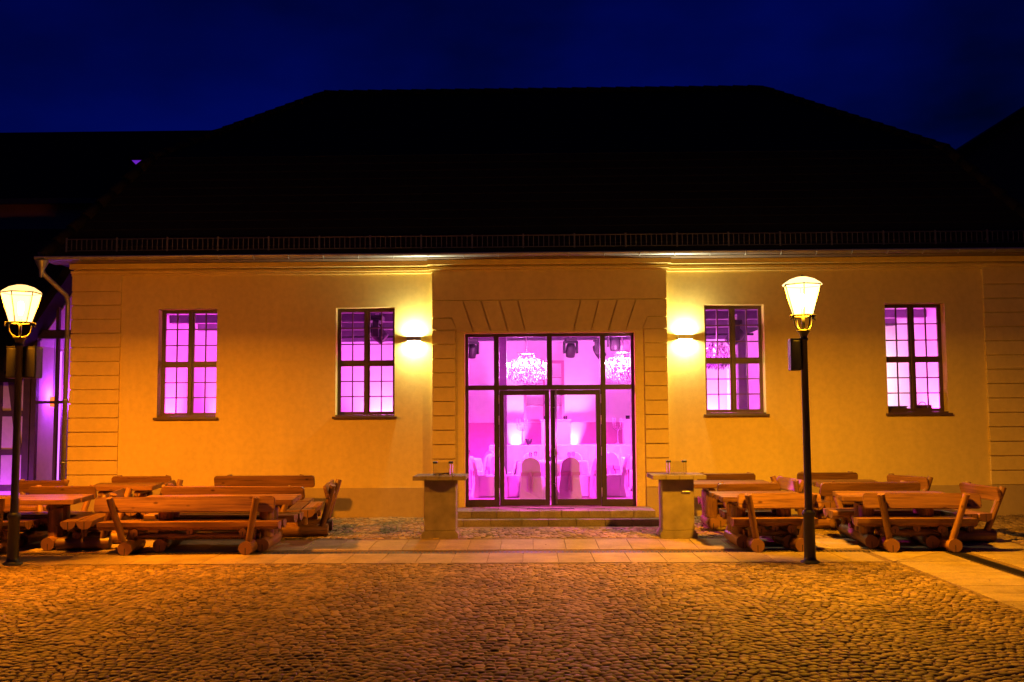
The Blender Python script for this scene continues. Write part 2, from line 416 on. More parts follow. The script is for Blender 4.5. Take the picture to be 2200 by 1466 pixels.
# ================================================================== BANQUET HALL
hall = thing('banquet_hall', 'long yellow plastered hall with dark hipped roof and pink lit windows', 'building')
FX = 9.25; EZ = 5.10
WX = [-7.0, -3.55, 3.55, 7.0]; WW = .57; WZ0, WZ1 = 2.05, 4.15
DX, DZ0, DZ1 = 1.62, .325, 3.62
def holed(x0, x1, z0, z1, holes, y0, y1, mb=None):
    mb = mb or MB()
    xs = sorted({x0, x1, *[h[0] for h in holes], *[h[1] for h in holes]}); zs = sorted({z0, z1, *[h[2] for h in holes], *[h[3] for h in holes]})
    def inhole(x, z): return any(h[0] < x < h[1] and h[2] < z < h[3] for h in holes)
    for i in range(len(xs)-1):
        for j in range(len(zs)-1):
            if inhole((xs[i]+xs[i+1])/2, (zs[j]+zs[j+1])/2): continue
            for y in (y0, y1): mb.add([(xs[i], y, zs[j]), (xs[i+1], y, zs[j]), (xs[i+1], y, zs[j+1]), (xs[i], y, zs[j+1])], [(0, 1, 2, 3) if y == y0 else (3, 2, 1, 0)])
    def ring(a, b, c, d):
        mb.add([(a, y0, c), (b, y0, c), (b, y0, d), (a, y0, d), (a, y1, c), (b, y1, c), (b, y1, d), (a, y1, d)], [(0, 1, 5, 4), (1, 2, 6, 5), (2, 3, 7, 6), (3, 0, 4, 7)])
    ring(x0, x1, z0, z1)
    for h in holes: ring(*h)
    return mb
holes = [(x-WW, x+WW, WZ0, WZ1) for x in WX] + [(-DX-.12, DX+.12, .0, DZ1+.03)]
wm = holed(-FX, FX, -.1, 5.2, holes[:4]+[(-DX-.12, DX+.12, .05, DZ1+.03)], 0, .42)
wall = wm.build('wall', M_['wall'], hall)
DEPTH = 11.3
MB().box(-FX, -FX+.35, .42, DEPTH, -.1, 5.2).build('wall', M_['wall'], hall)
MB().box(FX-.35, FX, .42, DEPTH, -.1, 5.2).build('wall', M_['wall'], hall)
MB().box(-FX, FX, DEPTH, DEPTH+.4, -.1, 5.2).build('wall', M_['wall'], hall)
# projecting entrance bay
BX = 2.24; BY = -.13
holed(-BX, BX, -.05, 5.0, [(-DX, DX, -.04, DZ1)], BY, -.0015).build('entrance_bay', M_['wall'], hall)
# plinth
for a, b in ((-8.3, -BX-.002), (BX+.002, 8.3)): MB().box(a, b, -.016, .0, -.05, .69).build('plinth', M_['plinth'], hall)
for s in (-1, 1):
    xs = sorted((s*(FX+.02), s*8.32)); MB().box(xs[0], xs[1], -.058, -.0, -.05, .69, c=.004).build('plinth', M_['plinth'], hall)
    xs = sorted((s*(BX+.003), s*1.80)); MB().box(xs[0], xs[1], BY-.058, BY-.001, -.05, .69, c=.004).build('plinth', M_['plinth'], hall)
# corner quoins and pilaster blocks with recessed joints
qh = .272
def course(x0, x1, z, h, yf, yb, c=.008): MB().box(x0, x1, yf, yb, z+.008, z+h-.008, c=c).build('quoin_block', M_['block'], hall)
z = .69
zi = 0
while z < 4.75:
    h = qh if z+2*qh < 4.86 else 4.84-z
    for s in (-1, 1):
        xs = sorted((s*(FX+.018), s*8.30)); course(xs[0], xs[1], z, h, -.045, .0)
    z += h
z = .69
while z < DZ1+.28:
    h = qh
    if z+h > 3.80: break
    for s in (-1, 1):
        xs = sorted((s*(BX+.0015), s*1.80)); course(xs[0], xs[1], z, h, BY-.050, BY)
    z += h
ztop = z
# flat arch over the entrance: voussoirs either side of a broad key block
A0, A1 = DZ1+.03, 4.25
def vous(p): MB().prism(p, BY-.050, BY-.001, 'y').build('voussoir', M_['block'], hall)
lean = .17; g = .010
bot = [-.46, -.79, -1.12, -1.45]; topx = [-.60, -.95, -1.30, -1.65]
vous([(-.46+g-.14+.14, A0), (.46-g, A0), (.60-g, A1-.01), (-.60+g, A1-.01)])
for s in (-1, 1):
    for i in range(3):
        p = [(s*abs(bot[i])+s*g, A0), (s*abs(bot[i+1])-s*g, A0), (s*abs(topx[i+1])-s*g, A1-.01), (s*abs(topx[i])+s*g, A1-.01)]
        vous(p if s > 0 else p[::-1])
    p = [(s*(1.45+g), A0), (s*(1.75), A0), (s*(1.86), A1-.33), (s*BX, A1-.33), (s*BX, A1-.01), (s*(1.65+g), A1-.01)]
    vous(p if s > 0 else p[::-1])
    p = [(s*(1.765+g), ztop+.008), (s*(BX+.0015), ztop+.008), (s*(BX+.0015), A1-.352), (s*(1.857+g), A1-.352)]
    vous(p if s > 0 else p[::-1])
MB().box(-BX-.001, BX+.001, BY-.048, BY-.001, A1+.008, 4.80).build('frieze_panel', M_['block'], hall)
# mouldings below the eave
for (z0, z1, d) in ((4.80, 4.845, .05), (4.845, 4.90, .09), (4.93, 5.03, .15)):
    for (a, b, yb) in ((-FX-.03, -BX-d*.6, 0), (BX+d*.6, FX+.03, 0), (-BX-d*.6+.001, BX+d*.6-.001, BY)):
        MB().box(a, b, yb-d, yb-.001 if yb else -.0, z0, z1-.002, c=.006).build('cornice', M_['wall'], hall)
# eave boards, gutter, brackets, downpipe
EX = FX+.38; EY = -.50
MB().box(-EX, EX, EY+.06, .0, 5.035, 5.07).build('soffit', M_['soffit'], hall)
gm = MB(); ng = 9
gv = []
for xx in (-EX-.1, EX+.1):
    for k in range(ng):
        t = math.pi*k/(ng-1); gv.append((xx, EY-.065+.075*math.cos(t), 5.105-.075*math.sin(t)))
    for k in range(ng):
        t = math.pi*(ng-1-k)/(ng-1); gv.append((xx, EY-.065+.069*math.cos(t), 5.105-.069*math.sin(t)))
n2 = 2*ng
gm.add(gv, [(k, (k+1) % n2, n2+(k+1) % n2, n2+k) for k in range(n2)], 0, True)
gm.build('gutter', M_['zinc'], hall)
brk = MB().tube([(0, EY+.015-.08+.085*math.cos(math.pi*k/8), 5.105-.082*math.sin(math.pi*k/8)) for k in range(9)], .008, 6).mesh('gutter_bracket', M_['zinc'])
xx = -EX+.1
while xx < EX: place('gutter_bracket', brk, hall, T(xx, 0, 0)); xx += .66
MB().lathe([(.045, 4.72), (.05, 4.86), (.12, 5.0), (.125, 5.03)], 14, -EX+.02, EY-.06).build('rainwater_hopper', M_['zinc'], hall)
MB().tube([(-EX+.02, EY-.06, 4.88), (-EX+.06, EY-.03, 4.76), (-FX-.09, -.12, 4.42), (-FX-.075, -.06, 4.30), (-FX-.075, -.06, .12)], .045, 12).build('downpipe', M_['zinc'], hall)
for zz in (1.2, 2.4, 3.6): MB().lathe([(.047, zz-.02), (.056, zz-.02), (.056, zz+.02), (.047, zz+.02)], 12, -FX-.075, -.06).build('pipe_clip', M_['zinc'], hall)

# roof: steep lower slope, flatter upper slope, hipped at both ends; laid in overlapping courses
rf = MB()
KX, KZ, KY0, KY1 = 8.15, 7.40, 1.0, DEPTH-.6
RX, RZ, RY = 5.55, 10.23, 5.6
lo = [(-EX, EY, 5.11), (EX, EY, 5.11), (EX, DEPTH+.9, 5.11), (-EX, DEPTH+.9, 5.11)]
kk = [(-KX, KY0, KZ), (KX, KY0, KZ), (KX, KY1, KZ), (-KX, KY1, KZ)]
rr_ = [(-RX, RY, RZ), (RX, RY, RZ), (RX, RY+.02, RZ), (-RX, RY+.02, RZ)]
def lerp(a, b, t): return tuple(a[i]+(b[i]-a[i])*t for i in range(3))
def courses(A, B, n, lift):
    for c in range(n):
        t0, t1 = c/n, (c+1)/n
        for i in range(4):
            j = (i+1) % 4
            p = [lerp(A[i], B[i], t0), lerp(A[j], B[j], t0), lerp(A[j], B[j], t1), lerp(A[i], B[i], t1)]
            q = [(v[0], v[1], v[2]+(lift if m < 2 else 0)) for m, v in enumerate(p)]
            rf.add(q+p[:2], [(0, 1, 2, 3), (4, 5, 1, 0)])
courses(lo, kk, 12, .022); courses(kk, rr_, 22, .022)
rf.add([(-EX, EY, 5.075), (EX, EY, 5.075), (EX, DEPTH+.9, 5.075), (-EX, DEPTH+.9, 5.075)], [(3, 2, 1, 0)])
rf.build('roof', M_['roof'], hall)
cap = MB().tube([(0, 0, 0), (.40, 0, .0)], [.125, .10], 10).mesh('ridge_tile', M_['roof'])
def caps(a, b):
    a, b = Vector(a), Vector(b); d = (b-a); n = max(1, int(d.length/.36)); q = d.to_track_quat('X', 'Z').to_matrix().to_4x4()
    for i in range(n): place('ridge_tile', cap, hall, Matrix.Translation(a+d*(i/n)+Vector((0, 0, .01))) @ q)
for i in (0, 1): caps(lo[i], kk[i]); caps(kk[i], rr_[i])
caps((-RX, RY, RZ), (RX, RY, RZ))
# snow guard just above the eave
sgx = EX-.42; gy, gzv = EY+.07, 5.11+.07*(KZ-5.11)/(KY0-EY)-.06
sg = MB().tube([(-sgx, gy, gzv+.30), (sgx, gy, gzv+.30)], .011, 6).tube([(-sgx, gy, gzv+.08), (sgx, gy, gzv+.08)], .011, 6).build('snow_guard', M_['guard'], hall)
barm = MB().box(-.007, .007, -.007, .007, .08, .30).mesh('guard_bar', M_['guard']); strm = MB().box(-.016, .016, -.012, .012, -.03, .33).box(-.012, .012, 0, .2, .14, .165).mesh('guard_post', M_['guard'])
nb = 190
for i in range(nb+1):
    xx = -sgx+2*sgx*i/nb
    if i % 10 == 0: place('guard_post', strm, sg, T(xx, gy, gzv))
    else: place('guard_bar', barm, sg, T(xx, gy, gzv))

# windows: two by two sashes, each two by three panes
FY = .20
pane_w = None
for wi, wx in enumerate(WX):
    fm = MB(); t = .034
    a, b, c0, c1 = wx-WW+.002, wx+WW-.002, WZ0+.03, WZ1-.002
    fm.box(a, a+t, FY, FY+.08, c0, c1); fm.box(b-t, b, FY, FY+.08, c0, c1)
    fm.box(a+t, b-t, FY, FY+.08, c0, c0+t); fm.box(a+t, b-t, FY, FY+.08, c1-t, c1)
    win = fm.build('window', M_['frame'], hall)
    zm = c0+(c1-c0)*.485
    MB().box(wx-.03, wx+.03, FY-.02, FY+.078, c0+t, c1-t, c=.008).build('mullion', M_['frame'], win)
    for s in (-1, 1):
        xs = sorted((wx+s*.03, wx+s*(WW-t-.002)))
        MB().box(xs[0], xs[1], FY-.012, FY+.076, zm-.03, zm+.03, c=.006).build('transom', M_['frame'], win)
        for (q0, q1) in ((c0+t, zm-.03), (zm+.03, c1-t)):
            sm = MB(); st = .028
            sm.box(xs[0], xs[0]+st, FY+.008, FY+.06, q0, q1).box(xs[1]-st, xs[1], FY+.008, FY+.06, q0, q1)
            sm.box(xs[0]+st, xs[1]-st, FY+.008, FY+.06, q0, q0+st).box(xs[0]+st, xs[1]-st, FY+.008, FY+.06, q1-st, q1)
            sm.build('sash', M_['frame'], win)
            u0, u1, v0, v1 = xs[0]+st, xs[1]-st, q0+st, q1-st
            um = (u0+u1)/2; bw = .011
            MB().box(um-bw, um+bw, FY+.018, FY+.05, v0, v1).build('glazing_bar', M_['frame'], win)
            for k in (1, 2):
                vz = v0+(v1-v0)*k/3
                for (e0, e1) in ((u0, um-bw), (um+bw, u1)): MB().box(e0, e1, FY+.02, FY+.048, vz-bw, vz+bw).build('glazing_bar', M_['frame'], win)
            for k in range(3):
                for (e0, e1) in ((u0, um-bw), (um+bw, u1)):
                    z0 = v0+(v1-v0)*k/3+(bw if k else 0); z1 = v0+(v1-v0)*(k+1)/3-(bw if k < 2 else 0)
                    dy = random.uniform(-.001, .001)
                    MB().add([(e0, FY+.034+dy, z0), (e1, FY+.034-dy, z0), (e1, FY+.034+dy, z1), (e0, FY+.034-dy, z1)], [(0, 1, 2, 3)]).build('pane', M_['glass'], win)
    MB().box(wx-WW-.05, wx+WW+.05, -.075, -.001, WZ0-.045, WZ0-.0, c=.006).box(wx-WW+.003, wx+WW-.003, 0, FY+.06, WZ0-.03, WZ0+.028).build('sill', M_['frame'], win)

# entrance: steel frame, top lights, side lights and a double door
DY = .02
def bar(mb, x0, x1, z0, z1, y0=DY, y1=DY+.09, c=.004): mb.box(x0, x1, y0, y1, z0, z1, c=c)
X1, X2 = 1.02, 1.10      # side light / door split
ZT = 2.58                # transom
fm = MB()
for s in (-1, 1):
    xs = sorted((s*DX, s*(DX-.06))); bar(fm, xs[0], xs[1], DZ0, DZ1)
    xs = sorted((s*(X1-.05), s*(X1+.05))); bar(fm, xs[0], xs[1], DZ0, DZ1-.06, DY-.012)
bar(fm, -DX+.06, DX-.06, DZ1-.06, DZ1-.002); bar(fm, -DX+.06, DX-.06, ZT-.04, ZT+.05, DY-.006); bar(fm, -.05, .05, ZT+.05, DZ1-.06)
for s in (-1, 1):
    xs = sorted((s*(X1+.05), s*(DX-.06))); bar(fm, xs[0], xs[1], DZ0, DZ0+.13)
ent = fm.build('entrance_frame', M_['door'], hall)
MB().box(-DX-.13, -DX+.0, .002, .14, .3, DZ1).box(DX, DX+.13, .002, .14, .3, DZ1).box(-DX-.13, DX+.13, .002, .14, DZ1+.001, DZ1+.028).build('door_lining', M_['door'], ent)
for s in (-1, 1):
    lm = MB(); x0, x1 = .012, X1-.055
    def q(a, b): return sorted((s*a, s*b))
    e = q(x0, x0+.085); bar(lm, *e, DZ0+.015, ZT-.045, DY+.01, DY+.075)
    e = q(x1-.085, x1); bar(lm, *e, DZ0+.015, ZT-.045, DY+.01, DY+.075)
    e = q(x0+.085, x1-.085); bar(lm, *e, DZ0+.015, DZ0+.135, DY+.01, DY+.075); bar(lm, *e, ZT-.14, ZT-.045, DY+.01, DY+.075)
    lm.build('door_leaf', M_['door'], ent)
    e = q(x0+.08, x1-.08); MB().add([(e[0], DY+.045, DZ0+.13), (e[1], DY+.045, DZ0+.13), (e[1], DY+.045, ZT-.135), (e[0], DY+.045, ZT-.135)], [(0, 1, 2, 3)]).build('pane', M_['glass'], ent)
    for (a, b, z0, z1) in ((X1+.05, DX-.06, DZ0+.13, ZT-.04), (X1+.05, DX-.06, ZT+.05, DZ1-.06), (.05, X1-.05, ZT+.05, DZ1-.06)):
        e = q(a, b); MB().add([(e[0], DY+.05, z0), (e[1], DY+.05, z0), (e[1], DY+.05, z1), (e[0], DY+.05, z1)], [(0, 1, 2, 3)]).build('pane', M_['glass'], ent)
    for zz in (DZ0+.18, DZ0+.95, DZ0+1.55, DZ0+1.95):
        MB().tube([(s*(X1-.045), DY-.018, zz), (s*(X1-.045), DY-.018, zz+.17)], .009, 8).build('hinge', M_['steel'], ent)
MB().tube([(.115, DY-.06, DZ0+.05), (.115, DY-.06, ZT-.06)], .016, 10).tube([(.115, DY-.06, .75), (.06, DY+.02, .75)], .009, 6).tube([(.115, DY-.06, 2.2), (.06, DY+.02, 2.2)], .009, 6).build('handle', M_['steel'], ent)
MB().box(.075, .10, DY-.004, DY+.012, 1.28, 1.42).build('lock_plate', M_['steel'], ent)

# wall lamps throwing light up and down
M_['sglow'] = emit('sconce_glow', (1, .92, .62), 30)
for s in (-1, 1):
    wl = thing('wall_lamp', 'flat up and down wall lamp on the left of the entrance bay' if s < 0 else 'flat up and down wall lamp on the right of the entrance bay', 'wall lamp', T(s*2.60, 0, 3.53), 'wall lamps flanking the entrance')
    MB().box(-.135, .135, -.135, -.127, -.045, .045).box(-.135, -.127, -.127, -.001, -.045, .045).box(.127, .135, -.127, -.001, -.045, .045).box(-.127, .127, -.012, -.001, -.045, .045).box(-.127, .127, -.127, -.012, -.008, .008).build('housing', M_['zinc'], wl)
    for d in (1, -1):
        MB().box(-.10, .10, -.105, -.035, d*.012-.003, d*.012+.003).build('light_panel', M_['sglow'], wl)
        light('AREA', 'light', wl, T(0, -.07, d*.024, 0, math.pi if d > 0 else 0), SCONCE_W, SCONCE_COL, .2, shape='RECTANGLE', size_y=.07)

# entrance steps
steps = thing('entrance_steps', 'two low stone steps with a platform before the glass entrance', 'steps')
SX0, SX1 = -1.86, 1.86; SY = -1.02
MB().box(SX0+.02, SX1-.02, SY+.02, BY-.05, -.05, .27).box(SX0-.18, SX1+.10, SY-.26, SY+.02, -.05, .15).build('core', M_['concrete'], steps)
def split(a, b, n):
    w_ = (b-a)/n; e = [a]+[a+w_*(i+random.uniform(-.12, .12)) for i in range(1, n)]+[b]; return list(zip(e[:-1], e[1:]))
gp = .004
for (a, b) in split(SX0, SX1, 9): MB().box(a+gp, b-gp, SY, SY+.34, .205, .33, c=.006).build('step_block', M_['step'], steps)
rows = [(SY+.34, SY+.62), (SY+.62, BY-.002)]
for r_, (y0, y1) in enumerate(rows):
    for (a, b) in split(SX0, SX1, 10 if r_ else 8):
        if r_ == 0 and -.62 < (a+b)/2 < .62: MB().box(a+gp, b-gp, y0+gp, y1-.15, .27, .329, c=.004).build('tread_slab', M_['step'], steps)
        else: MB().box(a+gp, b-gp, y0+gp, y1-gp, .27, .329, c=.004).build('tread_slab', M_['step'], steps)
MB().box(-DX, DX, BY-.002, DY+.09, .27, .3225).build('threshold', M_['step'], steps)
gm2 = MB().box(-.60, .60, SY+.48, SY+.495, .275, .326).box(-.60, .60, SY+.60, SY+.615, .275, .326)
for i in range(41): gm2.box(-.60+i*.0297, -.60+i*.0297+.008, SY+.495, SY+.60, .275, .325)
gm2.build('scraper_grate', M_['grate'], steps)
for (a, b) in split(SX0-.20, SX1+.12, 8): MB().box(a+gp, b-gp, SY-.28, SY-.004, .05, .205, c=.006).build('step_block', M_['step'], steps)

# ================================================================== INSIDE THE HALL
IF = .318
struct(MB().box(-FX+.35, FX-.35, .42, DEPTH, IF-.1, IF).build('floor', M_['floor']))
struct(MB().box(-FX+.35, FX-.35, .42, DEPTH, 4.52, 4.6).build('ceiling', M_['ceil']))
wb = struct(MB().box(-FX+.36, FX-.36, DEPTH-.05, DEPTH-.002, IF, 4.52).build('wall_back', M_['white']))
struct(MB().box(-FX+.352, -FX+.39, .43, DEPTH-.06, IF, 4.51).build('wall_left', M_['white']))
struct(MB().box(FX-.39, FX-.352, .43, DEPTH-.06, IF, 4.51).build('wall_right', M_['white']))
wd = MB().box(-FX+.40, FX-.40, DEPTH-.075, DEPTH-.052, IF, 1.86).build('dado', M_['dado'], wb)
MB().box(-FX+.40, FX-.40, DEPTH-.09, DEPTH-.076, 1.82, 1.87).build('dado_rail', M_['dado'], wb)
struct(holed(-FX+.40, FX-.40, IF, 4.51, [(h[0]-.06, h[1]+.06, max(h[2]-.04, IF+.001), h[3]+.06) for h in holes], .424, .445).build('wall_front', M_['white']))
bmz = MB()
for i in range(5):
    yy = 2.2+i*2.0; struct(MB().box(-FX+.4, FX-.4, yy-.11, yy+.11, 4.28, 4.519).build('ceiling_beam', M_['column']))
for xx, yy in ((-6.4, 3.0), (-1.0, 3.0), (4.32, 3.0)):
    struct(MB().box(xx-.11, xx+.11, yy-.11, yy+.11, IF, 4.28, c=.01).build('column', M_['column']))
# windows in the far wall, with white blinds
for wx in (-3.4, .05, 3.5):
    win = MB().box(wx-.62, wx-.53, DEPTH-.10, DEPTH-.051, 1.9, 3.75).box(wx+.53, wx+.62, DEPTH-.10, DEPTH-.051, 1.9, 3.75).box(wx-.53, wx+.53, DEPTH-.10, DEPTH-.051, 3.66, 3.75).box(wx-.53, wx+.53, DEPTH-.10, DEPTH-.051, 1.9, 1.97).box(wx-.03, wx+.03, DEPTH-.1, DEPTH-.051, 1.97, 3.66).build('window', M_['dado'], wb)
    MB().box(wx-.53, wx+.53, DEPTH-.062, DEPTH-.052, 1.97, 3.66).build('blind', M_['white'], win)
    for k in (1, 2, 3): MB().box(wx-.53, wx+.53, DEPTH-.085, DEPTH-.063, 1.97+k*.42-.012, 1.97+k*.42+.012).build('glazing_bar', M_['dado'], win)

# uplights against the far wall and side walls
M_['uglow'] = emit('uplight_glow', (1, .55, .95), 40)
ulens = MB().lathe([(.0, .262), (.075, .262)], 14).mesh('lens', M_['uglow'])
ubody = MB().lathe([(.09, 0), (.095, .02), (.095, .25), (.08, .25), (.08, .255)], 14).lathe([(.0, .2), (.08, .2)], 14).mesh('body', M_['dark'])
UPS = [(-.80, DEPTH-.22, 'left of the middle far window'), (.90, DEPTH-.22, 'right of the middle far window'), (-4.6, DEPTH-.35, 'left of the left far window'), (4.7, DEPTH-.35, 'right of the right far window'),
       (-8.45, 4.2, 'at the left end wall'), (-8.45, 8.0, 'in the far left corner'), (8.45, 3.6, 'at the right end wall')]
for (x, y, s) in UPS:
    u = thing('floor_uplight', 'small round floor uplight throwing pink light, '+s, 'uplight', T(x, y, IF), 'pink uplights along the hall walls')
    place('body', ubody, u); place('lens', ulens, u)
    light('SPOT', 'light', u, T(0, 0, .29, 0, math.pi), (5200 if y > 9 else 3800) if abs(x) > 2 else 3200, ((1, .15, .85) if y > 9 else (1, .075, .72)) if abs(x) > 2 else (1, .28, .88), .06, spot_size=R(95 if abs(x) > 2 else 48), spot_blend=.9)

# chandeliers
def drops(mb, n, r0, r1, z0, z1, size):
    for i in range(n):
        a = random.uniform(0, 2*math.pi); t = random.random(); r = r0+(r1-r0)*math.sqrt(t); zz = random.uniform(z0, z1); s = size*random.uniform(.7, 1.4)
        x, y = r*math.cos(a), r*math.sin(a)
        mb.add([(x, y, zz+s*1.7), (x+s*.5, y, zz), (x, y+s*.5, zz), (x-s*.5, y, zz), (x, y-s*.5, zz), (x, y, zz-s*2)], [(0, 1, 2), (0, 2, 3), (0, 3, 4), (0, 4, 1), (5, 2, 1), (5, 3, 2), (5, 4, 3), (5, 1, 4)])
M_['bulb'] = emit('chandelier_bulb', (1, .82, .9), 55)
def chandelier(label, x, y, z, lit=True, sc=1.0):
    c = thing('chandelier', label, 'chandelier', T(x, y, z) @ Matrix.Scale(sc, 4), 'crystal chandeliers hanging in the hall')
    H = (4.52-z)/sc
    MB().tube([(0, 0, -.1), (0, 0, H-.06)], .012, 8).lathe([(0, H), (.08, H-.002), (.07, H-.05), (.012, H-.07)], 12).build('stem', M_['steel'], c)
    fr = MB()
    for r, zz in ((.50, .02), (.34, .20), (.20, .34)):
        pts = [(r*math.cos(2*math.pi*k/24), r*math.sin(2*math.pi*k/24), zz) for k in range(25)]; fr.tube(pts, .012, 6, cap=False)
        for k in range(8):
            a = 2*math.pi*k/8; fr.tube([(0, 0, zz-.12), (r*.55*math.cos(a), r*.55*math.sin(a), zz-.16), (r*math.cos(a), r*math.sin(a), zz)], .008, 5)
    fr.build('frame', M_['steel'], c)
    cm = MB(); drops(cm, 260, .42, .52, -.26, .0, .026); drops(cm, 150, .28, .36, -.30, .18, .024); drops(cm, 120, .0, .30, -.36, -.2, .024); drops(cm, 60, .16, .21, .05, .3, .022)
    struct(cm.build('crystal_drops', M_['crystal'] if lit else M_['darkcrystal'], c), 'stuff')
    for k in range(12):
        a = 2*math.pi*k/12
        o = MB().lathe([(.0, .115), (.014, .10), (.018, .06), (.012, .03)], 8, .47*math.cos(a), .47*math.sin(a)).build('bulb', M_['bulb'] if lit else M_['crystal'], c)
        MB().lathe([(.0, .12), (.004, .16)], 6, .47*math.cos(a), .47*math.sin(a)).lathe([(.02, .02), (.02, .03), (.01, .03)], 8, .47*math.cos(a), .47*math.sin(a)).build('candle_cup', M_['steel'], c)
    if lit: light('POINT', 'light', c, T(0, 0, .06), 950, (1, .18, .80), .28)
    return c
chandelier('glowing crystal chandelier seen through the left top lights of the entrance', -.46, 5.0, 3.22)
chandelier('glowing crystal chandelier seen through the right top light of the entrance', 1.86, 5.0, 3.24)
chandelier('dark unlit crystal chandelier behind the window right of the entrance', 3.62, 2.2, 3.32, False, .8)

# lighting bar and moving head spotlights
bar_ = tag(MB().tube([(-5.5, 7.5, 4.2), (6.0, 7.5, 4.2)], .03, 8).build('lighting_bar', M_['dark']), 'thin black lighting bar under the hall ceiling', 'lighting bar')
for xx in (-4, 0, 4): MB().tube([(xx, 7.5, 4.2), (xx, 7.5, 4.52)], .012, 6).build('hanger', M_['dark'], bar_)
mh_base = MB().box(-.15, .15, -.12, .12, -.10, 0, c=.02).mesh('base', M_['dark'])
mh_yoke = MB().box(-.20, -.15, -.06, .06, -.42, -.09, c=.012).box(.15, .20, -.06, .06, -.42, -.09, c=.012).box(-.20, .20, -.06, .06, -.15, -.101, c=.01).mesh('yoke', M_['dark'])
mh_head = MB().lathe([(.0, .18), (.10, .17), (.13, .08), (.135, -.06), (.12, -.18), (.11, -.19), (.0, -.17)], 16).mesh('head', M_['dark'])
mh_clamp = MB().box(-.03, .03, -.03, .03, 0, .06).mesh('clamp', M_['steel'])
def moving_head(label, x, y, z, tilt=0, pan=0, power=0, sc=1.0):
    t = thing('moving_head_light', label, 'stage light', T(x, y, z, pan) @ Matrix.Scale(sc, 4), 'black stage lights hanging under the hall ceiling')
    place('base', mh_base, t); place('yoke', mh_yoke, t); place('clamp', mh_clamp, t); place('head', mh_head, t, T(0, 0, -.33, 0, tilt))
    if power: light('SPOT', 'light', t, T(0, 0, -.33, 0, tilt) @ T(0, 0, -.21), power*11, (1, .045, .76), .09, spot_size=R(110), spot_blend=.8)
moving_head('black stage light hanging behind the upper left corner of the entrance', -1.93, 7.5, 4.14, .3, .4, 260)
moving_head('black stage light hanging just right of the middle of the entrance top lights', .72, 7.5, 4.14, .35, .2, 260)
moving_head('black stage light tilted sideways left of the right chandelier', 1.42, 6.7, 4.06, -.5, 1.2, 0)
moving_head('black stage light in front of the right chandelier', 1.78, 6.0, 4.2, .1, 0, 260)
moving_head('black stage light hanging in the window left of the entrance', -3.72, 2.6, 4.26, .85, -math.pi/2, 520, 1.15)
moving_head('black stage light hanging low in the window right of the entrance', 4.10, 2.6, 4.1, .85, math.pi/2, 520, 1.1)
moving_head('black stage light hanging near the left end window', -6.9, 5.0, 4.26, .2, 0, 320)
moving_head('black stage light hanging near the right end window', 6.4, 4.6, 4.26, -.2, 0, 220)

# ceiling panel giving the warm white corner behind the right end window
M_['panel'] = emit('warm_panel', (1, .88, .62), 12)
cp = thing('ceiling_panel_light', 'warm white ceiling panel behind the right end window', 'ceiling light', T(6.9, 8.6, 4.26))
MB().box(-.62, .62, -.62, .62, .0, .06).build('tray', M_['white'], cp); MB().box(-.58, .58, -.58, .58, -.006, -.001).build('diffuser', M_['panel'], cp)
light('AREA', 'light', cp, T(0, 0, -.02), 260, (1, .84, .55), 1.1)
# a partition that closes off that corner, with a bar behind it
struct(MB().box(5.6, 5.72, 6.6, DEPTH-.1, IF, 4.27).build('partition', M_['white']))
bc = thing('bar_counter', 'dark bar counter behind the right end window', 'counter', T(7.4, 7.2, IF))
MB().box(-1.1, 1.1, -.3, .3, 0, 1.0).build('body', M_['column'], bc); MB().box(-1.15, 1.15, -.36, .36, 1.0, 1.05, c=.01).build('top', M_['dark'], bc)
sb = thing('sill_box', 'low dark box on the inner sill of the right end window, left one', 'box', T(6.76, .52, 2.04))
MB().box(-.2, .2, -.07, .07, 0, .13, c=.01).build('body', M_['column'], sb); MB().box(-.21, .21, -.075, .075, .131, .15, c=.005).build('lid', M_['dark'], sb)
sb = thing('sill_bag', 'brown handled bag on the inner sill of the right end window', 'bag', T(7.28, .52, 2.04))
MB().box(-.17, .17, -.07, .07, 0, .17, c=.03).build('body', M_['frame'], sb); MB().tube([(.07*math.cos(math.pi*k/8), 0, .165+.06*math.sin(math.pi*k/8)) for k in range(9)], .008, 6).build('handle', M_['dark'], sb)
for wx in WX: struct(MB().box(wx-WW-.1, wx+WW+.1, .447, .62, 1.99, 2.035).build('inner_sill', M_['white']))

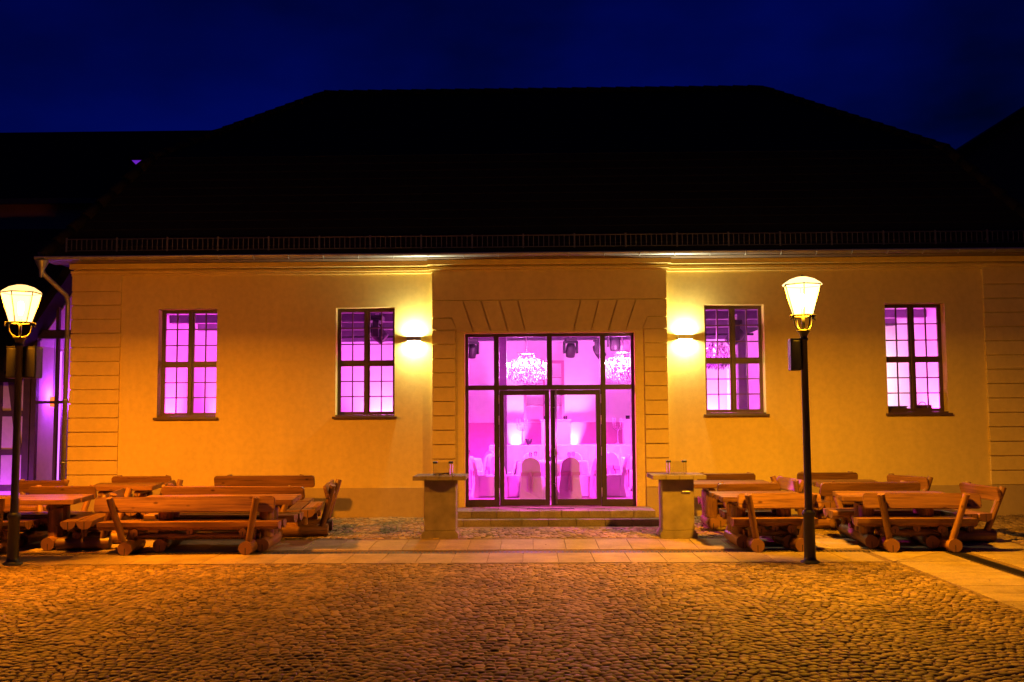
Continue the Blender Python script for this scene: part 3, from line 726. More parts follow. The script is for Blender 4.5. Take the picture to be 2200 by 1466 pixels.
# furniture of the banquet
def chair_parts():
    back = MB(); n = 12
    # upright cover: rounded top, flaring to the floor
    prof = []
    for k in range(n+1):
        a = math.pi*k/n; prof.append((.19*math.cos(a), .70+.17*math.sin(a)))
    outline = [(.24, .0), (.225, .25), (.20, .45), (.195, .6)]+prof+[(-.195, .6), (-.20, .45), (-.225, .25), (-.24, .0)]
    fr, bk = [], []
    for (x, z) in outline:
        lean_ = -.10*max(0, z-.4)/.47
        fr.append((x, .02+lean_+.01, z)); bk.append((x*1.02, -.045+lean_-(.05 if z < .2 else .0), z+(.004 if z > .6 else 0)))
    m = len(outline); back.add(fr+bk, [tuple(range(m)), tuple(range(2*m-1, m-1, -1))]+[(k, m+k, m+k+1, k+1) for k in range(m-1)])
    seat = MB()
    ring = []; K = 28
    for lev, (z, s, wv) in enumerate(((.02, 1.16, .018), (.25, 1.07, .010), (.43, 1.0, 0), (.455, .96, 0), (.458, .6, 0))):
        for k in range(K):
            a = 2*math.pi*k/K; c, s_ = math.cos(a), math.sin(a)
            x = .225*s*math.copysign(abs(c)**.45, c); y = .22+.215*s*math.copysign(abs(s_)**.45, s_)
            wob = wv*math.sin(a*9); ring.append((x+wob*c, y+wob*s_, z))
    seat.add(ring, [(l*K+k, l*K+(k+1) % K, (l+1)*K+(k+1) % K, (l+1)*K+k) for l in range(4) for k in range(K)]+[tuple(range(4*K, 5*K))], 0, True)
    sash = MB().box(-.212, .212, -.098, -.075, .50, .57).box(-.03, .03, -.13, -.095, .49, .58, c=.01).box(-.05, -.015, -.118, -.098, .20, .50).box(.015, .05, -.118, -.098, .18, .50)
    return back.mesh('cover_back', M_['cloth']), seat.mesh('cover_seat', M_['cloth']), sash.mesh('sash', M_['satin'])
CB, CS, CSA = chair_parts()
def chair(label, x, y, face):
    # face: direction the sitter looks, degrees from +y
    c = thing('dining_chair', label, 'chair', T(x, y, IF+.002, R(face)), 'covered chairs of the banquet')
    place('cover_back', CB, c); place('cover_seat', CS, c); place('sash', CSA, c)
def rtable(label, x, y, r=.80):
    t = thing('round_table', label, 'table', T(x, y, IF), 'round banquet tables')
    MB().lathe([(.0, .70), (r-.02, .70), (r-.02, .715), (0, .715)], 32).build('tabletop', M_['white'], t)
    MB().lathe([(.3, 0), (.3, .02), (.05, .05), (.05, .699)], 14).build('leg', M_['dark'], t)
    m = MB(); K = 72; v = []
    for (z, q, wv) in ((.02, 1.10, .05), (.3, 1.06, .035), (.6, 1.01, .012), (.70, .998, 0), (.724, .985, 0), (.726, .6, 0), (.726, .02, 0)):
        for k in range(K):
            a = 2*math.pi*k/K; rr = r*q+wv*math.sin(a*14+.6*math.sin(a*3)); v.append((rr*math.cos(a), rr*math.sin(a), z))
    m.add(v, [(l*K+k, l*K+(k+1) % K, (l+1)*K+(k+1) % K, (l+1)*K+k) for l in range(6) for k in range(K)], 0, True)
    m.build('tablecloth', M_['cloth'], t)
TABLES = [(.10, 3.15, 'right behind the entrance doors'), (-2.35, 4.9, 'farther back on the left'), (2.6, 4.9, 'farther back on the right')]
for (x, y, s) in TABLES: rtable('round table under a white floor length cloth, '+s, x, y)
chair('covered chair with its back to the left door leaf', -.36, 1.55, -8)
chair('covered chair with its back to the right door leaf', .42, 1.60, 12)
chair('covered chair left of the nearest table, turned to the right', -1.02, 2.35, -55)
chair('covered chair right of the nearest table, turned to the left', 1.02, 2.35, 55)
chair('covered chair at the far right of the nearest table', 1.15, 3.6, 110)
chair('covered chair at the far left of the nearest table', -1.15, 3.75, -115)
chair('covered chair behind the nearest table, left one', -.35, 4.4, 195)
chair('covered chair behind the nearest table, right one', .62, 4.35, 160)
for k, (dx, dy, f, s) in enumerate([(-.2, -1.2, 0, 'near side'), (1.0, -.7, 50, 'right side'), (-1.1, -.5, -60, 'left side'), (.9, .8, 130, 'far right side')]):
    chair('covered chair on the %s of the left rear table' % s, -2.35+dx, 4.9+dy, f); chair('covered chair on the %s of the right rear table' % s, 2.6+dx*(-1 if k in (1,) else 1), 4.9+dy, f if k != 1 else -50)
chair('covered chair close behind the left side light', -1.55, 2.5, -80)
chair('covered chair close behind the right side light', 1.62, 2.45, 75)
# centrepieces and glasses
def centre(label, x, y):
    c = thing('flower_centrepiece', label, 'flowers', T(x, y, IF+.728), 'flower bowls on the round tables')
    MB().lathe([(.0, 0), (.07, .004), (.05, .02), (.09, .10), (.085, .10), (.04, .03)], 14).build('bowl', M_['darkcrystal'], c)
    m = MB()
    for i in range(90):
        a = random.uniform(0, 6.28); b = random.uniform(.0, 1.4); rr = .13*random.uniform(.75, 1.15); p = Vector((rr*math.cos(a)*math.sin(b), rr*math.sin(a)*math.sin(b), .12+rr*math.cos(b)*.8)); s = random.uniform(.014, .026)
        d = Vector((random.uniform(-1, 1), random.uniform(-1, 1), random.uniform(-1, 1))).normalized(); e = d.orthogonal().normalized()*s; f_ = d.cross(e)
        m.add([p+e, p+f_, p-e, p-f_, p+d*s*.7], [(0, 1, 4), (1, 2, 4), (2, 3, 4), (3, 0, 4)])
    m.build('blooms', M_['satin'], c)
for (x, y, s) in TABLES: centre('flower bowl on the round table '+s, x, y)
wg = MB().lathe([(.0, 0), (.032, .002), (.004, .008), (.004, .09), (.03, .115), (.036, .16), (.030, .20), (.028, .20), (.034, .16), (.003, .10)], 12).mesh('wine_glass', M_['acryl'])
for ti, (x, y, s) in enumerate(TABLES):
    for k in range(6):
        a = k*math.pi/3+.3; tag(place('wine_glass', wg, None, T(x+.5*math.cos(a), y+.5*math.sin(a), IF+.7275)), 'stemmed glass on the %s of the round table %s' % (('right', 'far right', 'far left', 'left', 'near left', 'near right')[k], s), 'glass', 'wine glasses on the round tables')
# long head table on a low podium
struct(MB().box(-3.2, 4.4, 7.9, DEPTH-.5, IF, IF+.20).build('podium', M_['column']))
PZ = IF+.202
ht = thing('head_table', 'long head table under a white cloth before the far wall', 'table', T(.75, 8.6, PZ))
MB().box(-2.2, 2.2, -.35, .35, .70, .73).build('tabletop', M_['white'], ht)
for s in (-1, 1): MB().box(s*2.0-.04, s*2.0+.04, -.25, .25, 0, .70).build('leg', M_['dark'], ht)
m = MB(); v = []; K = 160
for (z, o_) in ((.01, .03), (.4, .02), (.735, .0), (.742, -.02)):
    for k in range(K):
        u = k/K*4; side_ = int(u); q = u-side_; hx, hy = 2.25+o_, .40+o_
        p = [(-hx+2*hx*q, -hy), (hx, -hy+2*hy*q), (hx-2*hx*q, hy), (-hx, hy-2*hy*q)][side_]
        wv = (.74-z)*.03*math.sin(k*1.9); v.append((p[0]+(wv if side_ % 2 else 0), p[1]+(0 if side_ % 2 else wv), z))
m.add(v, [(l*K+k, l*K+(k+1) % K, (l+1)*K+(k+1) % K, (l+1)*K+k) for l in range(3) for k in range(K)]+[tuple(range(3*K, 4*K))]); m.build('tablecloth', M_['cloth'], ht)
for (x, s) in ((-.42, 'left'), (1.56, 'right')):
    tag(MB().lathe([(.0, 0), (.05, .0), (.06, .02), (.11, .17), (.105, .17), (.05, .03), (0, .025)], 14).build('dark_bowl', M_['dark'], None, T(x, 8.5, PZ+.745)), 'dark flared bowl on the %s half of the head table' % s, 'bowl', 'dark bowls on the head table')
for (x, s) in ((-.60, 'left'), (2.05, 'right')):
    c = thing('candelabra', 'tall glass candelabra on the %s half of the head table' % s, 'candelabra', T(x, 8.65, PZ+.745), 'candelabras on the head table')
    MB().lathe([(.0, 0), (.09, .0), (.08, .015), (.02, .03), (.014, .06), (.02, .2), (.012, .22), (.016, .45), (.012, .5)], 12).build('stem', M_['crystal'], c)
    for k in range(4):
        a = k*math.pi/2+.4; pts = [(0, 0, .42), (.07*math.cos(a), .07*math.sin(a), .40), (.15*math.cos(a), .15*math.sin(a), .45), (.15*math.cos(a), .15*math.sin(a), .52)]
        MB().tube(pts, .009, 6).build('arm', M_['crystal'], c); MB().tube([(.15*math.cos(a), .15*math.sin(a), .52), (.15*math.cos(a), .15*math.sin(a), .72)], .012, 8).build('candle', M_['cloth'], c)
for (x, s) in ((.36, 'middle'), (2.72, 'right')):
    p = thing('pedestal', 'bright white pedestal behind the %s of the head table' % s, 'pedestal', T(x, 9.8, PZ), 'white pedestals on the podium')
    MB().box(-.42, .42, -.2, .2, 0, 1.40, c=.01).build('body', M_['white'], p); MB().box(-.45, .45, -.23, .23, 1.40, 1.44, c=.006).build('top', M_['white'], p)
    for xx in (-.28, .28):
        MB().lathe([(.06, 1.44), (.06, 1.54), (.05, 1.54), (.05, 1.50), (0, 1.50)], 12, xx, .0).build('spot_can', M_['dark'], p)
        light('SPOT', 'light', p, T(xx, 0, 1.56, 0, math.pi), 90, (1, .45, .95), .04, spot_size=R(70), spot_blend=.8)

# ================================================================== STREET LAMPS
M_['lglassR'] = emit('lantern_glow_right', (1, .68, .22), 2.4, .92); M_['lglassL'] = emit('lantern_glow_left', (1, .58, .17), 2.4, .92)
M_['lbulbR'] = emit('mantle_right', (1, .62, .18), 90); M_['lbulbL'] = emit('mantle_left', (1, .5, .12), 90)
def street_lamp(label, x, y, col, gl, gd, bl, rot, k=1.0):
    t = thing('street_lamp', label, 'street lamp', T(x, y, 0.0), 'old style street lamps')
    MB().lathe([(.13, 0), (.13, .03), (.085, .05), (.078, .10), (.074, .62), (.088, .645), (.092, .68), (.082, .70), (.066, .72)], 20).build('base', M_['iron'], t)
    MB().lathe([(.052, .70), (.050, 1.8), (.045, 3.04), (.060, 3.05), (.060, 3.075), (.046, 3.085), (.048, 3.10), (.075, 3.16), (.092, 3.17), (.092, 3.19), (.0, 3.195)], 18).build('pole', M_['iron'], t)
    n = 6; zb, zt, rb, rtp = 3.40, 3.815, .150, .272
    def P(i, z, r): a = 2*math.pi*i/n+rot; return Vector((r*math.cos(a), r*math.sin(a), z))
    MB().lathe([(.165, 3.375), (.175, 3.385), (.175, 3.40), (.150, 3.402), (.145, 3.395), (.12, 3.385)], 24).build('gallery_ring', M_['iron'], t)
    for i in range(4):
        a = math.pi/2*i+rot; c, s_ = math.cos(a), math.sin(a)
        MB().tube([(r*c, r*s_, z) for r, z in ((.055, 3.195), (.10, 3.21), (.135, 3.26), (.148, 3.33), (.15, 3.38))], .011, 8).build('cradle_arm', M_['iron'], t)
        sc = [(.165+.035*math.cos(q)+.012*q, 3.365+.030*math.sin(q)) for q in [i_*.55 for i_ in range(9)]]
        MB().tube([(r*c, r*s_, z) for r, z in [(.15, 3.385)]+sc], .007, 6).build('scroll', M_['iron'], t)
    MB().tube([(0, 0, 3.19), (0, 0, 3.44)], .022, 10).build('burner_tube', M_['iron'], t)
    for i in range(n):
        MB().tube([P(i, zb, rb), P(i, zt, rtp)], .0075, 6).build('frame_bar', M_['iron'], t)
        q = .985
        MB().add([P(i, zb+.004, rb*q), P(i+1, zb+.004, rb*q), P(i+1, zt-.004, rtp*q), P(i, zt-.004, rtp*q)], [(0, 1, 2, 3)]).build('lantern_pane', gl, t)
        MB().tube([P(i, zt, rtp), P(i+1, zt, rtp)], .009, 6).build('frame_bar', M_['iron'], t)
        MB().add([P(i, zt+.008, rtp*.99), P(i+1, zt+.008, rtp*.99), P(i+.5, zt+.095, .10)*1.0, P(i, zt+.095, .10)], [(0, 1, 2, 3)])
    MB().lathe([(rtp*1.0, zt+.006), (rtp*.92, zt+.03), (rtp*.62, zt+.085), (rtp*.28, zt+.115), (.0, zt+.12)], 24, rot=rot).build('glow_dome', gd, t)  # glowing cap stands in for the bloom over the lantern top
    MB().lathe([(.0, zt+.121), (.018, zt+.121), (.014, zt+.14), (.0, zt+.15)], 10).build('finial', M_['iron'], t)
    MB().lathe([(.0, 3.70), (.03, 3.69), (.042, 3.64), (.036, 3.56), (.02, 3.5)], 14).build('mantle', bl, t)
    light('AREA', 'light', t, T(0, 0, zt+.0), LAMP_DOWN*k, col, .30, shape='DISK')
    light('POINT', 'light', t, T(0, 0, 3.68), LAMP_ROUND*k, col, .13)
    return t
slr = street_lamp('bright yellow street lamp standing before the benches right of the entrance', 3.42, -5.27, LAMP_COL_R, M_['lglassR'], emit('glow_dome_right', (1, .74, .28), 2.6), M_['lbulbR'], .35, .82)
sll = street_lamp('orange street lamp at the left edge before the benches', -7.62, -5.13, LAMP_COL_L, M_['lglassL'], emit('glow_dome_left', (1, .60, .20), 2.2), M_['lbulbL'], .52, .98)
def speaker(label, x, y, z, wd, dp, h):
    s = thing('loudspeaker', label, 'loudspeaker', T(x, y, z), 'loudspeakers on the lamp posts')
    MB().box(-wd/2, wd/2, -dp/2, dp/2, 0, h, c=.012).build('cabinet', M_['dark'], s)
    MB().box(-wd/2+.015, wd/2-.015, -dp/2-.008, -dp/2-.001, .015, h-.015, c=.003).build('grille', M_['iron'], s)
    MB().box(-wd/2+.01, wd/2-.01, -dp/2-.005, dp/2-.01, h+.001, h+.012).build('rain_cover', M_['dark'], s)
    return s
sp = speaker('narrow black loudspeaker mounted on the right street lamp', 3.295, -5.24, 2.63, .145, .17, .43)
MB().box(.073, .085, -.03, .03, .1, .14).build('bracket', M_['iron'], sp); MB().box(.073, .085, -.03, .03, .3, .34).build('bracket', M_['iron'], sp)
sp = speaker('wide black loudspeaker mounted behind the left street lamp', -7.63, -4.965, 2.61, .44, .20, .44)
MB().box(-.05, .05, -.118, -.10, .1, .14).build('bracket', M_['iron'], sp); MB().box(-.05, .05, -.118, -.10, .3, .34).build('bracket', M_['iron'], sp)

# ================================================================== STANDING TABLES BY THE STEPS
def standing_table(label, x, y):
    t = thing('standing_table', label, 'table', on_ground(x, y, 0) @ Matrix.Rotation(-SLOPE, 4, 'X'), 'stone standing tables by the steps')
    MB().prism([(-.30, -.02), (.30, -.02), (.30, .05), (.265, .10), (-.265, .10), (-.30, .05)], -.26, .26, 'y').build('foot', M_['concrete'], t)
    MB().box(-.26, .26, -.22, .22, .10, .93, c=.012).build('column', M_['concrete'], t)
    for i in range(4): MB().box(-.43+i*.2175, -.43+i*.2175+.2125, -.40, .40, .931, 1.0, c=.006).build('top_slab', M_['concrete'], t)
    return t
standing_table('stone standing table with flared foot left of the entrance steps', -1.87, -2.42)
t = standing_table('stone standing table with flared foot right of the entrance steps', 2.02, -2.47)
MB().box(.06, .20, -.236, -.221, .70, .735, c=.004).build('metal_plate', M_['steel'], t)
def stand(label, x, y, z, ash):
    s = thing('acrylic_holder', label, 'holder', T(x, y, z), 'clear holders on the standing tables')
    MB().box(-.15, .15, -.09, .09, 0, .006).build('base', M_['acryl'], s)
    for sx in (-1, 1):
        MB().box(sx*.14-.02, sx*.14+.02, -.05, .05, .006, .215, c=.004).build('upright', M_['acryl'], s)
        MB().box(sx*.13-.035, sx*.13+.035, -.056, .056, .19, .225, c=.006).build('clip', M_['dark'], s)
    MB().box(-.12, .12, -.003, .003, .006, .21).build('panel', M_['acryl'], s)
    return s
stand('clear holder with black clips on the left standing table', -1.83, -2.5, 1.0+gz(-2.42)+.007, True)
stand('clear holder with black clips on the right standing table', 2.03, -2.5, 1.0+gz(-2.47)+.007, False)
fc = thing('folded_cloth', 'small dark folded cloth lying in the holder on the left standing table', 'cloth', T(-1.86, -2.62, 1.0+gz(-2.42)+.008, .1))
m = MB(); nx = 14
v = []
for j in range(4):
    for i in range(nx): v.append((-.14+.28*i/(nx-1), -.03+.02*j, .006+.05*abs(math.sin(i*.9+j*.8))*(.3+.7*i/nx)))
m.add(v, [(j*nx+i, j*nx+i+1, (j+1)*nx+i+1, (j+1)*nx+i) for j in range(3) for i in range(nx-1)]); m.build('fold', M_['dark'], fc)

# ================================================================== LOG BENCHES AND TABLES
def log_mesh(r, name, flat=False, n=14):
    # unit-length log along X, slightly irregular; flat: half log with its flat side up
    m = MB(); L_ = 9; v = []
    for i in range(L_):
        x = i/(L_-1)-.5
        for k in range(n):
            a = 2*math.pi*k/n; rr = r*(1+.03*math.sin(i*1.7+k)+.02*math.sin(k*2.3+i))
            y, z = rr*math.cos(a), rr*math.sin(a)
            if flat and z > 0: z = r*.10
            v.append((x, y, z))
    f = [(i*n+k, i*n+(k+1) % n, (i+1)*n+(k+1) % n, (i+1)*n+k) for i in range(L_-1) for k in range(n)]
    m.add(v, f, 0, not flat); m.add([v[k] for k in range(n)], [tuple(range(n))[::-1]], 1); m.add([v[(L_-1)*n+k] for k in range(n)], [tuple(range(n))], 1)
    return m.mesh(name, [M_['wood'], M_['wood_end']])
LOG10 = log_mesh(.10, 'log'); LOG6 = log_mesh(.055, 'log'); LOG5 = log_mesh(.050, 'post'); HALF = log_mesh(.115, 'half_log', True); LOG12 = log_mesh(.11, 'log')
def along(a, b):
    a, b = Vector(a), Vector(b); d = b-a
    return Matrix.Translation((a+b)/2) @ d.to_track_quat('X', 'Z').to_matrix().to_4x4() @ Matrix.Diagonal((d.length, 1, 1, 1))
def plank(name, Ln, wd, th, rad=.05):
    # along X, width in Z, thickness in Y, rounded corners
    poly = []
    for (sx, sz, a0) in ((1, 1, 0), (-1, 1, 90), (-1, -1, 180), (1, -1, 270)):
        for k in range(5):
            a = R(a0+k*22.5); poly.append((sx*(Ln/2-rad)+rad*math.cos(a), sz*(wd/2-rad)+rad*math.sin(a)))
    bm = bmesh.new(); vs = [bm.verts.new((u, -th/2, w_)) for u, w_ in poly]; f = bm.faces.new(vs)
    r_ = bmesh.ops.extrude_face_region(bm, geom=[f]); bmesh.ops.translate(bm, vec=(0, th, 0), verts=[g_ for g_ in r_['geom'] if isinstance(g_, bmesh.types.BMVert)])
    bmesh.ops.recalc_face_normals(bm, faces=bm.faces)
    ed = [e for e in bm.edges if abs(e.verts[0].co.y-e.verts[1].co.y) < 1e-6]
    bmesh.ops.bevel(bm, geom=ed, offset=.008, segments=2, affect='EDGES')
    me = bpy.data.meshes.new(name); bm.to_mesh(me); bm.free(); me.materials.append(M_['wood']); return me
BENCH = 'rustic log benches around the tables'
def bench(label, x, y, rz, Ln):
    """origin under the backrest top; the sitter looks along local +y"""
    t = thing('log_bench', label, 'bench', on_ground(x, y, rz) @ Matrix.Translation((0, .46, 0)), BENCH)
    fx = Ln/2-min(.42, Ln*.24)
    for s in (-1, 1):
        q = random.uniform(-.03, .03)
        place('foot_log', LOG10, t, along((s*fx+q, -.42+q, .10), (s*fx-q, .36, .10)))
        place('seat_support', LOG6, t, along((s*fx, -.02, .19), (s*fx, -.02, .375)))
        place('back_post', LOG5, t, along((s*fx*1.0, -.30, .12), (s*(fx+.17), -.505, .855)))
        place('seat_bearer', LOG6, t, along((s*(fx-.1), -.22, .315), (s*(fx-.1), .24, .315)))
    place('stretcher', LOG6, t, along((-fx-.1, .06, .235), (fx+.1, .06, .235)))
    place('seat_support', LOG6, t, along((0, -.16, .33), (0, .2, .33)))
    for yy in (-.11, .13): place('seat_plank', HALF, t, along((-Ln/2-random.uniform(0, .04), yy, .455), (Ln/2+random.uniform(0, .04), yy, .455)))
    place('backrest', plank('backrest', Ln, .225, .055), t, T(0, -.405, .745, 0, R(-15)))
    return t
TABLEG = 'rustic log tables between the benches'
def log_table(label, x, y, rz, Ln, Wd=.84):
    t = thing('log_table', label, 'table', on_ground(x, y, rz), TABLEG)
    n = 3; w_ = Wd/n
    for i in range(n):
        me = plank('top_plank', Ln-random.uniform(0, .05), w_-.006, .075, .03); place('top_plank', me, t, T(random.uniform(-.02, .02), -Wd/2+w_*(i+.5), .735, 0, R(90)))
    fx = Ln/2-min(.45, Ln*.24)
    for s in (-1, 1):
        place('foot_log', LOG10, t, along((s*fx, -Wd*.50, .10), (s*fx, Wd*.50, .10)))
        for yy in (-.14, .14): place('leg_log', LOG12, t, along((s*fx, yy, .19), (s*fx, yy, .62)))
        place('bearer_log', LOG6, t, along((s*fx, -Wd*.42, .645), (s*fx, Wd*.42, .645)))
    place('stretcher', LOG6, t, along((-fx, 0, .42), (fx, 0, .42)))
    return t
# left sets
bench('long log bench nearest the camera on the left, seen from behind', -5.50, -4.36, R(1.5), 2.66)
log_table('long log table behind the nearest bench on the left', -5.22, -3.55, R(1), 2.45)
bench('log bench facing the square on the far side of the long left table', -5.26, -2.62, R(180-3), 2.38)
bench('short log bench across the right end of the long left table', -3.73, -2.08, R(90+5), 1.2)
bench('log bench standing against the wall behind the long left table', -5.27, -.66, R(180), 1.85)
bench('short log bench against the wall under the left end window', -7.54, -.66, R(180), 1.1)
bench('short log bench turned edge on beside the left wall bench', -6.55, -1.85, R(90+8), .85)
log_table('log table by the wall under the left end window', -7.55, -1.42, R(2), 1.2, .74)
bench('log bench at the left edge partly hidden by the left street lamp', -8.85, -4.22, R(0), 1.6)
log_table('log table at the left edge behind the left street lamp', -8.25, -3.42, R(3), 1.75)
bench('short log bench facing the square behind the left edge table', -8.16, -2.46, R(180), 1.12)
bench('short log bench across the right end of the left edge table', -6.86, -3.38, R(90+7), 1.1)
bench('short log bench by the downpipe at the left building corner', -9.05, -1.38, R(180), .9)
# right sets
bench('log bench nearest the camera on the far right, seen from behind', 5.34, -4.33, R(-3), 1.68)
log_table('log table behind the far right front bench', 5.20, -3.50, R(-4), 1.7)
bench('log bench facing the square on the far side of the right table', 5.18, -2.46, R(180+3), 1.65)
bench('short tilted log bench across the right end of the right table', 6.80, -3.0, R(90+16), .86)
bench('short log bench against the wall behind the right table', 5.03, -.62, R(180), 1.1)
bench('short log bench turned sideways near the right wall, right of the lamp', 6.26, -1.36, R(90+40), .76)
bench('short log bench edge on between the lamp post and the wall', 4.02, -1.72, R(-90+16), .80)
log_table('small log table by the wall behind the right table', 5.1, -1.5, R(0), 1.15, .72)
bench('short log bench right behind the right street lamp, seen from behind', 3.30, -4.22, R(3), 1.24)
log_table('small log table between two short benches by the right lamp', 3.15, -3.42, R(2), 1.35)
bench('short log bench facing the square beside the right standing table', 3.19, -2.50, R(180), 1.02)
bench('short log bench against the wall right of the entrance', 3.18, -.70, R(180), 1.05)
log_table('small log table by the wall right of the entrance', 3.1, -1.50, R(0), 1.4, .72)

# ================================================================== NEIGHBOURING BUILDINGS
PUR = (.42, .045, 1.0)
# glazed link with a steep gable
lob = thing('glass_lobby', 'purple lit glazed lobby with a steep dark gable left of the hall', 'building', None)
LY = 1.5; LX0, LX1 = -10.78, -9.26
g0 = gz(0)
lm = MB(); 
MB().box(LX0, LX0+.10, LY, LY+.12, g0, 3.85).build('post', M_['timber'], lob); MB().box(-10.29, -10.24, LY, LY+.1, g0, 3.72).build('post', M_['timber'], lob)
MB().box(-9.86, -9.80, LY, LY+.1, g0, 3.72).build('post', M_['timber'], lob)
MB().box(LX0+.10, LX1, LY-.02, LY+.12, 3.72, 3.90).build('beam', M_['timber'], lob); MB().box(LX0+.10, LX1, LY+.01, LY+.09, 2.36, 2.42).build('rail', M_['timber'], lob)
MB().box(-10.30, -10.24, LY, LY+.1, 3.90, 4.45).build('post', M_['timber'], lob)
for (a, b) in ((LX0+.10, -10.29), (-10.24, -9.86), (-9.80, LX1)):
    for (z0, z1) in ((g0, 2.36), (2.42, 3.72)): MB().add([(a, LY+.05, z0), (b, LY+.05, z0), (b, LY+.05, z1), (a, LY+.05, z1)], [(0, 1, 2, 3)]).build('pane', M_['glass'], lob)
MB().add([(-10.62, LY+.05, 3.9), (LX1, LY+.05, 3.9), (LX1, LY+.05, 5.9)], [(0, 1, 2)]).build('pane', M_['glass'], lob)
sl_ = 1.55
def verge(x): return 3.40+(x+10.88)*sl_
MB().prism([(-11.15, verge(-11.15)), (-9.0, verge(-9.0)), (-9.0, verge(-9.0)+.30), (-11.15, verge(-11.15)+.30)], LY-.45, 7.5, 'y').build('roof', M_['roof'], lob)
MB().prism([(-11.15, verge(-11.15)-.05), (-9.0, verge(-9.0)-.05), (-9.0, verge(-9.0)-.008), (-11.15, verge(-11.15)-.008)], LY+.13, 5.39, 'y').build('ceiling_lining', M_['infill'], lob)
MB().box(-11.2, LX1, 5.4, 5.5, g0, 5.9).build('wall', M_['infill'], lob); MB().box(-11.2, LX1, LY+.12, 6.0, g0-.05, g0+.01).build('floor', M_['floor'], lob)
MB().box(LX0-.02, LX0+.05, LY+.13, 6.0, g0, 3.8).build('wall', M_['infill'], lob)
M_['tube'] = emit('purple_tube', (.70, .16, 1.0), 2.2)
for i, (x, y, z0, z1) in enumerate(((-10.55, 2.3, .3, 3.5), (-10.42, 3.2, .3, 3.55), (-10.30, 4.4, 2.3, 3.5), (-10.16, 4.9, 2.2, 3.6))):
    t = thing('light_tube', ('leftmost', 'second', 'third', 'rightmost')[i]+' upright purple light tube inside the glazed lobby', 'light tube', T(x, y, g0), 'purple light tubes in the lobby')
    MB().tube([(0, 0, z0-g0), (0, 0, z1-g0)], .018, 8).build('tube', M_['tube'], t); MB().box(-.03, .03, -.03, .03, 0.011, z0-g0).build('holder', M_['dark'], t)
    light('POINT', 'light', t, T(0, -.10, 2.4 if i < 2 else 4.0), 70, PUR, .15)  # rear pair raised above its tubes, added to light the gable
rd = thing('red_notice', 'small red glowing sign inside the lobby door', 'sign', T(-10.56, 2.0, 2.3)); M_['red'] = emit('red_sign', (1, .12, .03), 2.5)
MB().box(-.07, .07, 0, .03, 0, .22).build('face', M_['red'], rd); MB().tube([(0, .015, .22), (0, .015, 1.7)], .006, 6).build('hanger', M_['dark'], rd)
dl = thing('lobby_door', 'dark framed inner door with red panel in the lobby', 'door', T(-10.2, 2.9, g0+.012))
MB().box(-.45, -.37, 0, .06, 0, 2.1).box(.37, .45, 0, .06, 0, 2.1).box(-.37, .37, 0, .06, 2.02, 2.1).box(-.37, .37, 0, .06, 0, .12).build('frame', M_['timber'], dl); MB().box(-.37, .37, .02, .04, .12, 2.02).build('panel', M_['brick'], dl)
# half timbered house
ht_ = thing('timbered_house', 'half timbered house with purple lit plaster panels at the left edge', 'building')
HX0, HX1 = -19.0, -10.80
MB().box(HX0, HX1, LY+.06, LY+.3, g0-.1, 3.2).build('wall', M_['darkwall'], ht_)
px_ = [-10.80-.14, -11.52, -12.5, -13.5, -14.5]; pz_ = [g0+.05, .62, 1.36, 2.16, 2.96]
for xx in px_: MB().box(xx, xx+.14, LY-.01, LY+.059, g0, 3.15).build('timber_post', M_['timber'], ht_)
for i in range(4):
    a, b = px_[i+1]+.14, px_[i]
    for zz in pz_: MB().box(a, b, LY-.006, LY+.058, zz-.06, zz+.06).build('timber_rail', M_['timber'], ht_)
    for j in range(4): MB().box(a, b, LY+.02, LY+.057, pz_[j]+.06, pz_[j+1]-.06).build('plaster_panel', M_['infill'], ht_)
MB().prism([(-11.28, 2.9), (-11.16, 2.9), (-10.94, 1.42), (-11.06, 1.42)], LY-.014, LY+.019, 'y').build('timber_brace', M_['timber'], ht_)
MB().prism([(LY-.35, 3.02), (5.6, 6.85), (9.8, 3.0), (9.8, 2.8), (5.6, 6.6), (LY-.35, 2.80)], HX0, HX1-.02, 'x').build('roof', M_['roof'], ht_)
fl = thing('added_floodlight', 'added purple floodlight hidden behind the benches at the foot of the timbered house', 'floodlight', T(-11.35, .35, g0))  # unseen lamp, added to wash the plaster panels purple
MB().box(-.1, .1, -.06, .06, .02, .14, c=.01).build('housing', M_['dark'], fl); MB().box(-.12, .12, -.05, .05, -.02, .02).build('foot', M_['dark'], fl); MB().box(-.085, .085, .061, .066, .035, .125).build('lens', emit('flood_lens', (.6, .2, 1), 5), fl)
light('SPOT', 'light', fl, T(0, .08, .09, 0, R(122)), 190, (.50, .035, .95), .05, spot_size=R(110), spot_blend=.9)
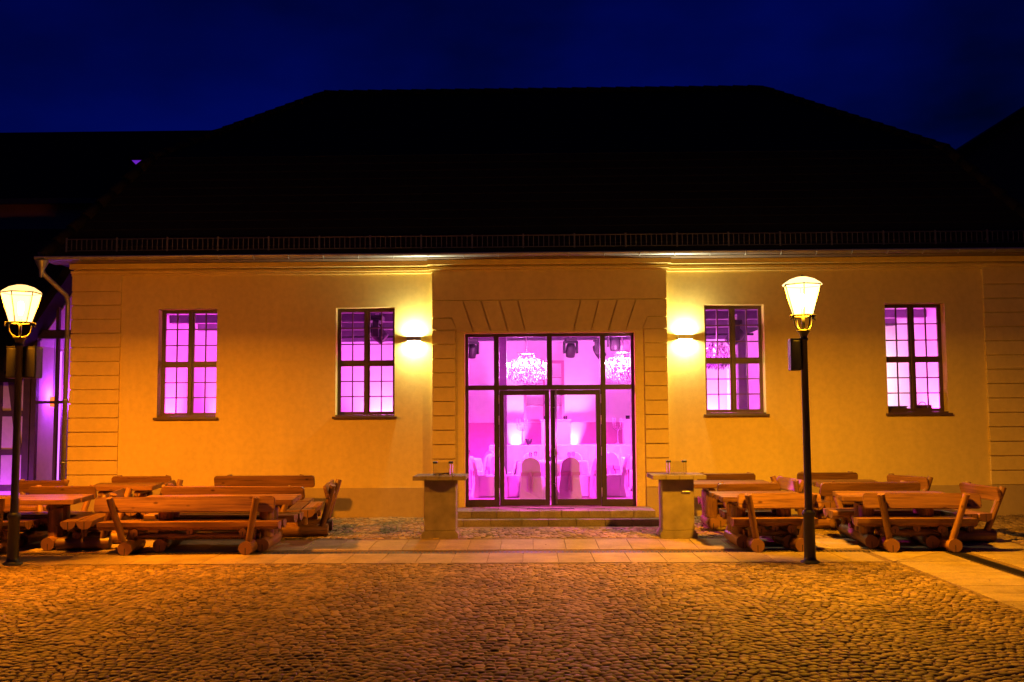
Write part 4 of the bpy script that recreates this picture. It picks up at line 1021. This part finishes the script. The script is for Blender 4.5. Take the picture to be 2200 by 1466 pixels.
# taller house behind
rb = thing('rear_house', 'tall dark house with dull red wall behind the timbered house', 'building')
MB().box(-30, -9.6, 9.2, 9.5, 0, 8.45).build('wall', M_['brick'], rb)
MB().prism([(8.8, 8.40), (13.2, 11.62), (18, 8.3), (18, 8.1), (13.2, 11.37), (8.8, 8.22)], -31, -7.0, 'x').build('roof', M_['roof'], rb)
MB().box(-31, -9.3, 8.72, 8.8, 8.2, 8.36).build('gutter', M_['timber'], rb)
MB().add([(-11.74, 8.75, 9.44), (-11.34, 8.75, 9.44), (-11.52, 8.75, 9.22)], [(0, 1, 2)]).build('soffit_glow_patch', emit('soffit_glow', (.25, .03, .9), .55), rb)  # glowing triangle stands in for a soffit lit purple
MB().box(-11.85, -10.9, 8.70, 10.9, 9.45, 9.56).box(-11.83, -11.75, 8.8, 10.3, 8.4, 9.45).box(-10.98, -10.92, 8.8, 10.3, 8.4, 9.45).box(-11.75, -10.98, 8.78, 8.82, 8.4, 9.45).build('added_dormer', M_['roof'], rb)  # made-up housing around the glowing triangle
# house on the right
rh = thing('right_house', 'dark gabled house behind the hall at the right edge', 'building')
ax, az = 15.6, 11.93
MB().prism([(10.4, 0), (20.8, 0), (20.8, az-5.2*.635-.25), (ax, az-.25), (10.4, az-5.2*.635-.25)], 6.25, 16, 'y').build('wall', M_['darkwall'], rh)
for s in (-1, 1):
    p = [(ax, az), (ax+s*6.0, az-6.0*.635), (ax+s*6.0, az-6.0*.635-.22), (ax, az-.22)]
    MB().prism(p, 6.0, 16.4, 'y').build('roof', M_['roof'], rh)
p = [(11.86, 6.98), (12.35, 7.18), (12.35, 7.25), (11.86, 7.05)]
MB().prism(p, 6.1, 6.22, 'y').build('verge_board', M_['infill'], rh)

# scattered small litter and dry leaves on the paving
lit = MB()
for i in range(170):
    x, y = random.uniform(-8.5, 6.5), random.uniform(-11.8, -.3)
    if random.random() < .4: y = random.uniform(-2.7, -1.35)
    if abs(x) < 2.1 and y > -1.4: continue
    s_ = random.uniform(.006, .022); a = random.uniform(0, 6.28); z = gz(y)+.012
    c, q = math.cos(a)*s_, math.sin(a)*s_
    lit.add([(x+c, y+q, z), (x-q*.5, y+c*.5, z+s_*.5), (x-c, y-q, z+.002), (x+q*.5, y-c*.5, z+s_*.3), (x, y, z+s_*.1)], [(0, 1, 4), (1, 2, 4), (2, 3, 4), (3, 0, 4)])
lo_ = struct(lit.build('litter', plain('dry_leaf', (.42, .30, .16), .7, var=.6, scale=40)), 'stuff')
lo_['label'] = 'scattered dry leaves and paper scraps on the paving'; lo_['category'] = 'litter'
